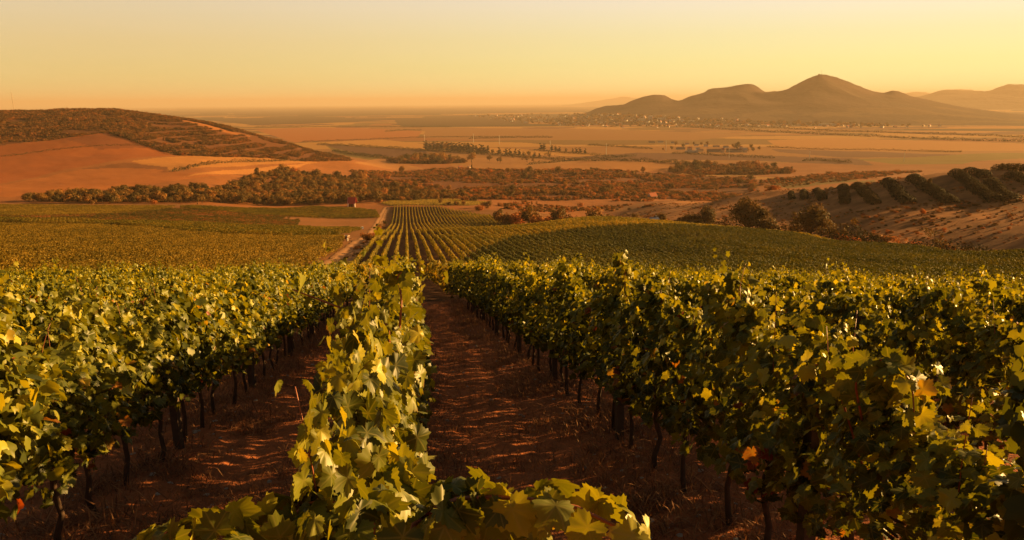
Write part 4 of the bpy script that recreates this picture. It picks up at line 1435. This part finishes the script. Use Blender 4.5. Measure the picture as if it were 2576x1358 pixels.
HR = np.random.default_rng(51)
RB = [((1990, 485), (1993, 502)), ((2020, 482), (2026, 502)), ((2054, 480), (2070, 504)), ((2090, 474), (2128, 513)), ((2152, 468), (2205, 514)), ((2228, 457), (2289, 513)), ((2290, 449), (2395, 513)),
      ((2400, 437), (2504, 509)), ((2434, 433), (2482, 447)), ((2490, 458), (2548, 509)), ((2504, 426), (2600, 428)), ((2541, 443), (2620, 470))]
for i, (a, b) in enumerate(RB):
    pa = hit(*a); pb_ = hit(*b)
    t = np.linspace(0, 1, 8)[:, None]
    line = pa[:2]*(1 - t) + pb_[:2]*t + HR.normal(0, 0.5, (8, 2))
    hedge_line("bush_row", f"dark bush row climbing the right hill, {nth(i+1)} from the left", "bush row", "bush rows on the right hill", line, 2.6 + 0.25*min(i, 7), 2.2 + 0.38*min(i, 6), 75, M_dark_tree, 0.7, HR)

foot = [xd(*q) for q in [(1650, 520), (1760, 520), (1880, 500), (2000, 470), (2150, 445), (2300, 412), (2440, 392), (2576, 374), (2700, 366)]]
ft = np.concatenate([np.array(a)*(1 - t) + np.array(b_)*t for a, b_ in zip(foot[:-1], foot[1:]) for t in np.linspace(0, 1, 8, endpoint=False)[:, None]]).reshape(-1, 2)
hedge_line("hedgerow", "long dark overgrown hedge along the foot of the right hill", "hedge", "hedges between the fields", ft + HR.normal(0, 1.2, ft.shape), 7.5, 3.5, 26, M_dark_tree, 0.8, HR)
# hedgerows between the fields of the plain
HEDGES = [([(640, 319), (760, 318), (900, 318), (1060, 320), (1130, 319)], 7, "long tree belt at the far side of the orange field"),
          ([(760, 357), (900, 352), (1010, 347), (1100, 345), (1290, 344)], 5, "hedge between the orange and yellow fields"),
          ([(800, 363), (960, 372), (1060, 378), (1250, 390), (1400, 401), (1480, 405), (1560, 404)], 7, "long dark hedge running below the poplar row"),
          ([(840, 380), (920, 392), (985, 401), (1040, 404)], 7, "hedge curving from the left hill to the dark copse"),
          ([(1180, 349), (1300, 346), (1390, 346)], 7, "clump hedge in the middle of the far tan field"),
          ([(1340, 378), (1440, 386), (1530, 393), (1570, 394)], 5, "straight hedge right of the poplar row"),
          ([(1330, 414), (1420, 406), (1490, 400), (1560, 396), (1600, 393)], 6, "hedge slanting up from the field corner"),
          ([(1560, 405), (1650, 408), (1700, 411), (1760, 416), (1800, 420)], 8, "hedge leading to the wood before the plain"),
          ([(1690, 386), (1800, 391), (1950, 398)], 6, "dark trimmed hedge across the purple ploughed field"),
          ([(2020, 405), (2060, 403), (2140, 409)], 6, "short dark hedge right of the pale field pole"),
          ([(1720, 319), (1850, 325), (1950, 330), (2150, 341), (2400, 352), (2600, 357)], 10, "long straight tree line across the plain at right"),
          ([(1720, 317), (1930, 321), (2100, 327), (2300, 334), (2600, 346)], 9, "upper tree line along the far road at right"),
          ([(970, 331), (1010, 328), (1060, 328)], 7, "small wooded strip in the orange field"),
          ([(1480, 365), (1560, 369), (1640, 374)], 6, "low hedge left of the farm hamlet"),
          ([(1930, 360), (2060, 370), (2250, 377), (2420, 383)], 5, "thin hedge between gold and ploughed fields at right"),
          ([(280, 336), (330, 352), (400, 376), (450, 391)], 6, "dark hedge bounding the ochre field on the left hill"),
          ([(430, 432), (470, 425), (540, 410), (640, 407), (760, 405)], 4, "hedge across the gold fields below the left hill"),
          ([(0, 395), (130, 378), (290, 366), (380, 368)], 2.5, "thin grassy hedge across the ochre hill field")]
for pts, h, lab in HEDGES:
    w = [hit(*p)[:2] for p in pts]
    q = []
    for a, b in zip(w[:-1], w[1:]):
        for t in np.linspace(0, 1, 12, endpoint=False):
            q.append(a*(1 - t) + b*t + HR.normal(0, 1.0, 2))
    q.append(w[-1])
    L = sum(np.hypot(*(np.array(q[i+1]) - q[i])) for i in range(len(q) - 1))
    hedge_line("hedgerow", lab, "hedge", "hedges between the fields", q, h*1.3, h*0.8, min(5.0, 8000/L), M_dark_tree, h*0.3, HR)


# scrub and forest cover: masses nobody could count
def scrub_sources(n, label, xy, key='bush', name="scrub"):
    out = []
    for i in range(n):
        me = TREES[key][i % len(TREES[key])][0]
        x, y = xy[i]
        o = link(name, me, None, (x, y, slope_fit(x, y)))
        o.scale = (4, 4, 4)
        tag(o, label, "scrub", kind='stuff')
        out.append(o)
    return out


def scrub_field(name, label, poly, n, h0, h1, seed, key='bush', thr=-2.0, nscale=60, world=None):
    rng = np.random.default_rng(seed)
    poly = np.asarray(poly)
    lo, hi = poly.min(0), poly.max(0)
    X = rng.uniform(lo[0], hi[0], n*6); Y = rng.uniform(lo[1], hi[1], n*6)
    k = inside(poly, X, Y) & (fbm(X/nscale, Y/nscale, 3, seed) > thr)
    if name == 'hill_forest':
        k &= ~inside(BALD, X, Y)
        zz = base_height(X, Y)
        ter = inside(pxpoly([(330, 352), (420, 300), (560, 330), (800, 385), (800, 404), (450, 390)]), X, Y)
        k &= ~ter | (np.sin(zz*6.283/8.5 + 2*fbm(X/120, Y/120, 2, 6)) > -0.25)
    X, Y = X[k][:n], Y[k][:n]
    m = len(X)
    s = rng.uniform(h0, h1, m)*(0.6 + 0.7*rng.random(m))*(1 + 0.55*fbm(X/90, Y/90, 3, seed + 5))
    src = scrub_sources(5, label, np.stack([X, Y], 1), key, name)
    scatter(name, np.stack([X, Y, base_height(X, Y) - 0.2], 1), np.stack([np.zeros(m), np.zeros(m), rng.uniform(0, 6.28, m)], 1),
            np.stack([s*1.2, s*1.2, s], 1), src, label, "scrub")


scrub_field("hill_forest", "dark scrub forest covering the left hill", HILL_WOOD, 26000, 3.0, 6.5, 101, 'wood', thr=-0.32, nscale=70)
scrub_field("valley_scrub", "reddish brown scrub covering the valley floor", SCRUB_RED, 8000, 2.5, 6.0, 102, 'bush', thr=-0.15, nscale=70)
scrub_field("belt_undergrowth", "dense undergrowth between the trees of the woodland belt", pxpoly(BELT[0][0]), 2600, 4.0, 8.5, 103, 'broad', thr=-0.75)
scrub_field("copse_undergrowth", "dense undergrowth filling the dark copse below the poplar row", pxpoly(BELT[3][0]), 500, 8.0, 15.0, 108, 'wood')
scrub_field("wood_undergrowth", "dense undergrowth filling the wood before the plain at right", pxpoly(BELT[2][0]), 600, 6.0, 12.0, 109, 'wood')
scrub_field("plain_scrub", "rough scrub between the right hill and the plain", pxpoly([(1930, 452), (2150, 432), (2330, 430), (2200, 448), (1990, 470), (1900, 470)]), 700, 2.5, 5.0, 104, 'bush')
scrub_field("valley_scrub", "bushes behind the round bushes at the vineyard end", pxpoly([(1190, 520), (1320, 508), (1640, 505), (1640, 520), (1500, 530), (1300, 530)]), 300, 2.0, 4.5, 105, 'bush', thr=-0.1)
scrub_field("hill_grass_tufts", "dry weeds and small bushes on the right hill", RIGHT_HILL, 2600, 0.7, 1.8, 106, 'bush', thr=-0.1, nscale=25)
scrub_field("track_weeds", "dry weeds along the dirt track edges", pxpoly([(850, 668), (880, 640), (930, 600), (955, 560), (972, 530), (978, 545), (962, 590), (920, 640), (895, 670)]), 500, 0.4, 1.0, 107, 'bush')

# ------------------------------------------------------------------ buildings
def gable_house(name, label, cat, group, x, y, z, rz, L, Wd, wall_h, roof_h, wall_m, roof_m, windows=True, door=True, parts=True, over=0.35):
    b = MB()
    b.box(-L/2, L/2, -Wd/2, Wd/2, -0.6, wall_h)
    for s in (-1, 1):
        b.poly([(s*L/2, -Wd/2, wall_h + 0.003), (s*L/2, Wd/2, wall_h + 0.003), (s*L/2, 0, wall_h + roof_h*0.97), (s*(L/2 - 0.25), -Wd/2, wall_h + 0.003), (s*(L/2 - 0.25), Wd/2, wall_h + 0.003), (s*(L/2 - 0.25), 0, wall_h + roof_h*0.97)],
               [(0, 1, 2), (5, 4, 3), (0, 3, 4, 1), (1, 4, 5, 2), (2, 5, 3, 0)])
    r = MB()
    k = roof_h/(Wd/2); th = 0.18
    for s in (-1, 1):
        ye = s*(Wd/2 + over); ze = wall_h - over*k
        r.poly([(-L/2 - over, 0, wall_h + roof_h), (L/2 + over, 0, wall_h + roof_h), (L/2 + over, ye, ze), (-L/2 - over, ye, ze),
                (-L/2 - over, 0, wall_h + roof_h + th), (L/2 + over, 0, wall_h + roof_h + th), (L/2 + over, ye, ze + th), (-L/2 - over, ye, ze + th)],
               [(0, 1, 2, 3), (7, 6, 5, 4), (0, 4, 5, 1), (1, 5, 6, 2), (2, 6, 7, 3), (3, 7, 4, 0)], 0)
    if not parts:
        base = len(b.v)
        b.v += r.v; b.f += [[base + i for i in f] for f in r.f]; b.m += [1]*len(r.f)
        o = b.build(name, [wall_m, roof_m], None, (x, y, z)); o.rotation_euler = (0, 0, rz)
        tag(o, label, cat, group)
        return o
    e = empty(name, (x, y, z), rz)
    tag(e, label, cat, group)
    b.build("wall", wall_m, e)
    ro = r.build("roof", roof_m, e)
    c = MB(); c.box(L*0.22, L*0.22 + 0.6, -0.3, 0.3, wall_h + roof_h*0.6, wall_h + roof_h + 0.9)
    c.box(L*0.22 - 0.06, L*0.22 + 0.66, -0.36, 0.36, wall_h + roof_h + 0.902, wall_h + roof_h + 1.0)
    c.build("chimney", M_grey, ro)
    if windows:
        for s in (-1, 1):
            for q in (-0.28, 0.28):
                w = MB(); w.box(q*L - 0.5, q*L + 0.5, s*(Wd/2) - 0.05*1, s*(Wd/2) + 0.05, 1.0, 2.1)
                f = w.build("window", M_white, e)
                p = MB(); p.box(q*L - 0.42, q*L + 0.42, s*(Wd/2 + 0.03) - 0.03, s*(Wd/2 + 0.03) + 0.03, 1.08, 2.02)
                p.build("pane", M_glass, f)
        w = MB(); w.box(-L/2 - 0.05, -L/2 + 0.05, -0.4, 0.4, wall_h*0.95, wall_h*0.95 + 0.9); w.build("window", M_dark, e)
    if door:
        w = MB(); w.box(-0.5, 0.5, -Wd/2 - 0.06, -Wd/2 + 0.06, 0.0, 2.05); w.build("door", M_wood, e)
    return e


# red roofed hut with white posts
p = hit(886, 520)
hut = empty("red_roofed_hut", (p[0], p[1], p[2]), math.radians(-8))
hut.scale = (1.3, 1.3, 1.3)
tag(hut, "small hut with a steep dark red roof and white porch posts", "hut")
b = MB(); b.box(-2.5, 2.2, -1.0, 3.0, -0.4, 2.9); b.build("wall", M_wood, hut)
b = MB()
for s in (-1, 1):
    b.poly([(-3.2, 1.0, 7.0), (3.0, 1.0, 7.0), (3.0, 1.0 + s*3.6, 2.6), (-3.2, 1.0 + s*3.6, 2.6), (-3.2, 1.0, 7.2), (3.0, 1.0, 7.2), (3.0, 1.0 + s*3.6, 2.8), (-3.2, 1.0 + s*3.6, 2.8)],
           [(0, 1, 2, 3), (7, 6, 5, 4), (0, 4, 5, 1), (1, 5, 6, 2), (2, 6, 7, 3), (3, 7, 4, 0)])
b.build("roof", M_roof_dark, hut)
b = MB()
b.poly([(-3.25, 1.0, 6.7), (-3.25, 1.0, 7.25), (-3.25, -2.65, 2.85), (-3.25, -2.65, 2.3), (-2.95, 1.0, 6.7), (-2.95, 1.0, 7.25), (-2.95, -2.65, 2.85), (-2.95, -2.65, 2.3)],
       [(0, 1, 2, 3), (7, 6, 5, 4), (0, 4, 5, 1), (1, 5, 6, 2), (2, 6, 7, 3), (3, 7, 4, 0)])
b.build("bargeboard", simple_mat("pink_paint", (0.72, 0.30, 0.26), 0.7, 0.1, 1.0), hut)
for q in (-2.6, 2.2):
    b = MB(); b.box(q - 0.4, q + 0.4, -2.6, -1.9, -0.5, 2.7); b.box(q - 0.5, q + 0.5, -2.7, -1.8, -0.5, -0.1); b.build("post", M_white, hut)
b = MB(); b.box(-0.9, 0.5, -1.06, -1.01, 0, 2.1); b.build("door", M_dark, hut)

p = hit(1641, 499)
gable_house("country_house", "white house with an orange tiled roof among the valley trees", "house", None, p[0], p[1], p[2] + 0.5, math.radians(24), 11.5, 7.5, 2.9, 4.6, M_white, M_roof)
p = hit(1180, 424)
gable_house("country_house", "pale gabled house by the field edge left of the forked tree", "house", None, p[0], p[1], p[2], math.radians(60), 10, 7, 3.4, 3.2, M_cream, M_roof_brown)
p = hit(1158, 424)
gable_house("country_house", "smaller pale house half hidden in bushes left of the gabled one", "house", None, p[0], p[1], p[2], math.radians(20), 9, 6, 3.5, 2.5, M_cream, M_roof)

# shed and white box at the edge of the right vineyard
X, Y = xd(1645, 470); z = slope_fit(X, Y); r = ray(1645, 556); zz = max(z, r[2]*470 - 0.2)
gable_house("blue_shed", "low shed with a dull blue roof at the vineyard crest", "shed", None, X, Y, z, math.radians(10), 4.6, 3.0, max(1.4, zz - z + 1.2), 1.0, M_grey, M_blue, windows=False, door=False, over=0.15)


def vehicle(name, label, cat, px, py, rz, body_m, L=4.4, Wd=1.8, h=1.5):
    p = hit(px, py)
    e = empty(name, (p[0], p[1], p[2] + 0.05), rz)
    tag(e, label, cat)
    b = MB()
    prof = [(-L/2, 0.35), (-L/2, 0.85), (-L/2 + 0.15, 0.95), (-L*0.28, 1.0), (-L*0.12, h), (L*0.30, h), (L*0.45, 0.98), (L/2, 0.9), (L/2, 0.35)]
    n = len(prof)
    vs = [(-Wd/2 + (0.12 if zz > 1.1 else 0), yy, zz) for yy, zz in prof] + [(Wd/2 - (0.12 if zz > 1.1 else 0), yy, zz) for yy, zz in prof]
    b.poly(vs, [tuple(range(n)), tuple(range(2*n - 1, n - 1, -1))] + [(i, i + n, (i + 1) % n + n, (i + 1) % n) for i in range(n)])
    b.build("body", body_m, e)
    g = MB()
    g.poly([(-Wd/2 + 0.18, -L*0.275, 1.03), (Wd/2 - 0.18, -L*0.275, 1.03), (Wd/2 - 0.22, -L*0.135, h - 0.06), (-Wd/2 + 0.22, -L*0.135, h - 0.06)], [(0, 1, 2, 3)])
    g.v = [(x, y - 0.03, z + 0.01) for x, y, z in g.v]
    g.build("windscreen", M_glass, e)
    for s in (-1, 1):
        w = MB(); w.box(s*(Wd/2 - 0.06) - 0.03 + s*0.02, s*(Wd/2 - 0.06) + 0.03 + s*0.02, -L*0.1, L*0.28, 1.05, h - 0.12); w.build("window", M_glass, e)
        for q in (-0.31, 0.31):
            t = MB(); t.tube([(s*(Wd/2 - 0.2), q*L, 0.32), (s*(Wd/2 + 0.02), q*L, 0.32)], 0.32, 14); t.build("wheel", M_rubber, e)
        hl = MB(); hl.box(s*0.6 - 0.18, s*0.6 + 0.18, -L/2 - 0.02, -L/2 + 0.05, 0.66, 0.82); hl.build("headlight", M_white, e)
    return e


vehicle("parked_car", "white car parked end on among the vines left of the track", "car", 911, 577, math.radians(6), M_carwhite)


def trailer(label, px, py, rz, cover):
    p = hit(px, py)
    e = empty("farm_trailer", (p[0], p[1], p[2] + 0.05), rz)
    tag(e, label, "trailer", "farm trailers at the vine field corner")
    b = MB(); b.box(-1.1, 1.1, -1.7, 1.7, 0.6, 0.75)
    for s in (-1, 1):
        b.box(s*1.1 - 0.04, s*1.1 + 0.04, -1.7, 1.7, 0.752, 1.35)
    for s in (-1, 1):
        b.box(-1.055, 1.055, s*1.66 - 0.04, s*1.66 + 0.04, 0.752, 1.35)
    b.build("body", M_wood, e)
    c = MB()
    pr = [(-1.16, 1.36), (-0.8, 1.62), (0, 1.74), (0.8, 1.62), (1.16, 1.36)]
    n = len(pr)
    c.poly([(x, -1.75, z) for x, z in pr] + [(x, 1.75, z) for x, z in pr], [tuple(range(n)), tuple(range(2*n - 1, n - 1, -1))] + [(i, (i+1) % n, (i+1) % n + n, i + n) for i in range(n)])
    c.build("cover", cover, e)
    for s in (-1, 1):
        t = MB(); t.tube([(s*0.85, 0, 0.4), (s*1.1, 0, 0.4)], 0.4, 14); t.build("wheel", M_rubber, e)
    t = MB(); t.tube([(0, -1.7, 0.66), (0, -2.9, 0.5)], 0.06, 6); t.build("drawbar", M_post, e)


trailer("covered farm trailer parked left at the vine field corner by the track", 854, 603, math.radians(80), M_tarp)
trailer("second covered trailer nearest the track at the vine field corner", 867, 603, math.radians(65), M_tarp)
p = hit(874, 606)
b = MB(); b.tube([(0, 0, -0.3), (0, 0, 0.9)], [0.28, 0.28], 12); b.tube([(0, 0, 0.902), (0, 0, 0.95)], [0.3, 0.3], 12)
tag(b.build("white_barrel", M_white, None, (p[0], p[1], p[2])), "small white barrel at the track edge beside the trailers", "barrel")

# hamlet on the plain
HB = [(1662, 356, 26, 10, 4, M_white, M_roof_brown, "long white farmhouse alone at the left end of the hamlet"), (1640, 357, 30, 9, 4, M_cream, M_roof_brown, "cream barn left of the long white farmhouse"),
      (1692, 357, 14, 9, 4, M_white, M_roof_brown, "small white cottage between farmhouse and hamlet"), (1728, 359, 16, 9, 4, M_white, M_roof, "white cottage with a red roof, first in the upper hamlet line"),
      (1752, 361, 18, 10, 4, M_white, M_roof_brown, "white cottage, second in the upper hamlet line"), (1776, 362, 16, 9, 5, M_white, M_roof_brown, "bright white cottage, third in the upper hamlet line"),
      (1802, 362, 26, 10, 4, M_cream, M_roof_brown, "long cream house, fourth in the upper hamlet line"), (1826, 364, 20, 10, 5, M_white, M_roof_brown, "bright white house, last but one in the upper hamlet line"),
      (1864, 365, 12, 9, 5, M_white, M_roof, "small white house beside tall trees at the hamlet's right end"), (1712, 373, 34, 14, 5, M_grey, M_roof_brown, "grey barn at the left of the lower farmyard"),
      (1735, 376, 14, 12, 8, M_cream, M_roof, "orange gabled barn in the lower farmyard"), (1755, 375, 16, 12, 6, M_white, M_grey, "white silo house in the lower farmyard"),
      (1762, 378, 20, 12, 5, M_cream, M_roof_brown, "low cream shed in front of the silo house"), (1740, 384, 46, 14, 5, M_grey, M_grey, "long grey stable at the front of the farmyard"),
      (1796, 379, 50, 15, 6, M_grey, M_roof_brown, "long brown roofed stable in the middle of the farmyard"), (1818, 381, 10, 10, 9, M_cream, M_roof, "narrow orange tower house in the farmyard"),
      (1848, 378, 60, 16, 7, M_grey, M_roof_brown, "largest dark barn at the right of the farmyard"), (1874, 379, 14, 13, 9, M_cream, M_cream, "pale round ended store right of the largest barn")]
for px, py, L, Wd, hh, wm, rm, lab in HB:
    p = hit(px, py)
    gable_house("farm_building", lab, "farm building", "buildings of the farm hamlet on the plain", p[0], p[1], p[2], math.radians(TR.uniform(-8, 8) - 4), L*0.85, Wd, hh, hh*0.6, wm, rm, parts=(L > 20), windows=False, door=False)
for i, (px, py, h) in enumerate([(1700, 362, 10), (1718, 366, 9), (1745, 359, 8), (1765, 359, 8), (1779, 359, 11), (1845, 363, 10), (1856, 366, 18), (1853, 367, 12), (1690, 375, 10), (1668, 377, 7), (1780, 385, 7), (1880, 376, 10), (1895, 374, 9),
                                 (1890, 368, 14), (1910, 370, 10)]):
    plant_px('broad', "hamlet_tree", f"small tree among the hamlet buildings, {nth(i+1)} planted there", "tree", "trees of the farm hamlet", px, py, h, 1.1)

# distant town at the foot of the mountains
TW = np.random.default_rng(61)
TOWN = [([(1180, 292), (1330, 288), (1480, 290), (1560, 300), (1700, 310), (1900, 319), (1700, 321), (1560, 322), (1420, 318), (1300, 308)], 120), ([(1470, 290), (1560, 284), (1700, 296), (1860, 300), (1900, 318), (1700, 316), (1540, 306)], 70),
        ([(1880, 318), (2050, 312), (2200, 314), (2400, 318), (2200, 322), (1950, 321)], 34)]
HM = []
for wm, rm in ((M_white, M_roof), (M_white, M_roof_brown), (M_cream, M_roof), (M_cream, M_roof_brown)):
    HM.append((wm, rm))
mesh_cache = {}
allh = []
for poly, cnt in TOWN:
    for q in poly_points(poly, cnt, TW):
        allh.append(q)
allh.sort(key=lambda q: q[0])
protos = []
for wm, rm in HM:
    o = gable_house("town_house", "x", "house", None, 0, 0, 0, 0, 16, 11, 6.5, 4.5, wm, rm, parts=False)
    protos.append(o)
used = [False]*4
for i, q in enumerate(allh):
    p = hit(*q)
    k = int(TW.integers(0, 4))
    if used[k]:
        o = protos[k].copy(); COL.objects.link(o)
    else:
        o = protos[k]; used[k] = True
    s = TW.uniform(0.75, 1.25)*(1 + (p[3] - 6000)/14000)
    o.location = (p[0], p[1], float(H(np.array([p[0]]), np.array([p[1]]))[0]))
    o.rotation_euler = (0, 0, TW.uniform(0, 3.14)); o.scale = (s, s, s*TW.uniform(0.8, 1.2))
    look = ["white house with a red roof", "white house with a brown roof", "cream house with a red roof", "cream house with a brown roof"][k]
    tag(o, f"tiny {look} in the distant town, {nth(i+1)} from the left", "house", "houses of the distant town")


def block(label, px, py, L, Wd, h, floors):
    p = hit(px, py)
    z = float(H(np.array([p[0]]), np.array([p[1]]))[0])
    e = empty("apartment_block", (p[0], p[1], z), TW.uniform(-0.3, 0.3))
    tag(e, label, "apartment block", "apartment blocks of the distant town")
    b = MB(); b.box(-L/2, L/2, -Wd/2, Wd/2, -4, h); b.build("wall", M_white, e)
    r = MB(); r.box(-L/2 - 0.4, L/2 + 0.4, -Wd/2 - 0.4, Wd/2 + 0.4, h + 0.003, h + 1.2); r.box(-2, 2, -2, 2, h + 1.203, h + 4); r.build("roof", M_grey, e)
    for f in range(floors):
        w = MB(); w.box(-L/2 + 1, L/2 - 1, -Wd/2 - 0.1, -Wd/2 + 0.1, 1.2 + f*3.1, 2.7 + f*3.1); w.build("window_band", M_dark, e)


block("tall pale tower block standing above the town houses", 1636, 306, 26, 20, 46, 12)
block("pale block left of the tall tower block", 1612, 305, 50, 16, 20, 5)
block("long pale block right of the tall tower block", 1664, 303, 60, 16, 20, 5)
block("wide pale block near the middle of the town", 1694, 306, 66, 18, 18, 5)
block("low wide hall at the right part of the town", 1740, 308, 80, 30, 12, 3)
block("wide pale hall at the mountain foot right of the town", 2080, 316, 110, 30, 12, 3)
p = hit(1716, 306)
ch = empty("church", (p[0], p[1], float(H(np.array([p[0]]), np.array([p[1]]))[0])), 0.3)
tag(ch, "pale church with a pointed spire in the distant town", "church")
b = MB(); b.box(-14, 14, -7, 7, -3, 12); b.build("wall", M_white, ch)
b = MB(); b.poly([(-14.5, -7.5, 12.01), (14.5, -7.5, 12.01), (14.5, 7.5, 12.01), (-14.5, 7.5, 12.01), (-14.5, 0, 18), (14.5, 0, 18)], [(0, 1, 5, 4), (2, 3, 4, 5), (1, 2, 5), (3, 0, 4), (3, 2, 1, 0)]); b.build("roof", M_roof_brown, ch)
b = MB(); b.box(-21, -14.01, -3.5, 3.5, -3, 24); b.build("tower", M_white, ch)
b = MB(); b.poly([(-21.3, -3.8, 24.01), (-13.7, -3.8, 24.01), (-13.7, 3.8, 24.01), (-21.3, 3.8, 24.01), (-17.5, 0, 42)], [(0, 1, 4), (1, 2, 4), (2, 3, 4), (3, 0, 4), (3, 2, 1, 0)]); b.build("spire", M_steel, ch)
scr = []
tx = poly_points([(1180, 293), (1330, 289), (1480, 288), (1560, 286), (1700, 298), (1900, 305), (2300, 316), (2200, 321), (1700, 320), (1560, 321), (1420, 317), (1300, 308)], 1500, TW)
tp = np.array([hit(*q) for q in tx[:700]])
tz = H(tp[:, 0], tp[:, 1])
src = scrub_sources(4, "trees among the houses of the distant town", tp[:4, :2], 'broad', "town_trees")
n = len(tp); s = TW.uniform(12, 26, n)*(1 + (tp[:, 3] - 6000)/12000)
scatter("town_trees", np.stack([tp[:, 0], tp[:, 1], tz - 1], 1), np.stack([np.zeros(n), np.zeros(n), TW.uniform(0, 6.28, n)], 1), np.stack([s*1.3, s*1.3, s*0.8], 1), src, "trees among the houses of the distant town", "trees")

# poles standing in the fields
pole = MB()
pole.tube([(0, 0, -1), (0, 0, 11), (0, 0, 22)], [0.75, 0.62, 0.45], 8)
pole.box(-1.8, 1.8, -0.2, 0.2, 20.2, 20.7); pole.box(-1.2, 1.2, -0.2, 0.2, 18.2, 18.6)
pole_me = pole.mesh("power_pole", M_concrete)
POLES = [(1068, 357, 18, "faint pole behind the first poplars"), (1191, 358, 22, "pole behind the middle of the poplar row"), (1256, 363, 22, "pole behind the thin end of the poplar row"), (1384, 378, 24, "pole above the short row of thin trees"),
         (1525, 389, 28, "pole beside thin trees left of the ploughed field"), (1834, 398, 24, "pole standing in the purple ploughed field"), (2036, 403, 22, "thick pale pole left of the short dark hedge"), (2274, 407, 22, "pole at the green field on the right plain"), (1675, 380, 26, "pole at the left edge of the farmyard")]
for px, py, h, lab in POLES:
    p = hit(px, py)
    o = link("power_pole", pole_me, None, (p[0], p[1], p[2]))
    s = h/FPX*p[3]/22
    o.scale = (s, s, s); o.rotation_euler = (0, 0, 0.4)
    tag(o, "tall pale concrete " + lab, "pole", "power poles across the plain")


def mast(label, base, h, r, lean=0.0):
    e = empty("radio_mast", base)
    tag(e, label, "mast")
    b = MB()
    for k in range(3):
        a = k*2.094
        b.tube([(r*math.cos(a), r*math.sin(a), -3), (r*0.35*math.cos(a) + lean, r*0.35*math.sin(a), h)], r*0.22, 5)
    for i in range(10):
        z = h*i/10; q = r*(1 - 0.65*i/10); l = lean*i/10
        pts = [(q*math.cos(k*2.094) + l, q*math.sin(k*2.094), z) for k in range(3)]
        for k in range(3):
            b.tube([pts[k], pts[(k+1) % 3]], r*0.1, 4)
    b.build("lattice", M_steel, e)
    t = MB(); t.tube([(lean, 0, h + 0.01), (lean, 0, h*1.15)], r*0.15, 5); t.build("antenna", M_steel, e)
    return e


r = ray(2066, 188); D = 9000
mast("thin radio mast on the top of the pointed mountain peak", (CAM[0] + r[0]*D, CAM[1] + r[1]*D, r[2]*D), 50, 1.1)
hb = MB(); hb.box(-8, 8, -6, 6, -6, 6); hb.box(-9, 9, -7, 7, 6.01, 7.5)
tag(hb.build("summit_hut", M_concrete, None, (CAM[0] + r[0]*D - 22, CAM[1] + r[1]*D, r[2]*D)), "small block building on the mountain peak beside the mast", "building")
x, y = xd(66, 2330)
mast("tall faint mast rising behind the wooded left hill", (x, y, slope_fit(x, y)), 44, 1.1, -3.0)

# ------------------------------------------------------------------ haze
HAZE_D = 4.5e-5
hz = MB()
hz.box(-72000, 72000, -72000, 72000, -163.5, 330.0)
hm, ht, hout = new_mat("haze")
pv = ht.add('ShaderNodeVolumePrincipled')
pv.inputs['Color'].default_value = (0.69, 0.56, 0.45, 1)
pv.inputs['Density'].default_value = HAZE_D
pv.inputs['Anisotropy'].default_value = 0.1
ht.link(pv.outputs[0], hout.inputs['Volume'])
tag(hz.build("haze", hm), "golden evening haze over the plain and mountains", "haze", kind='stuff')
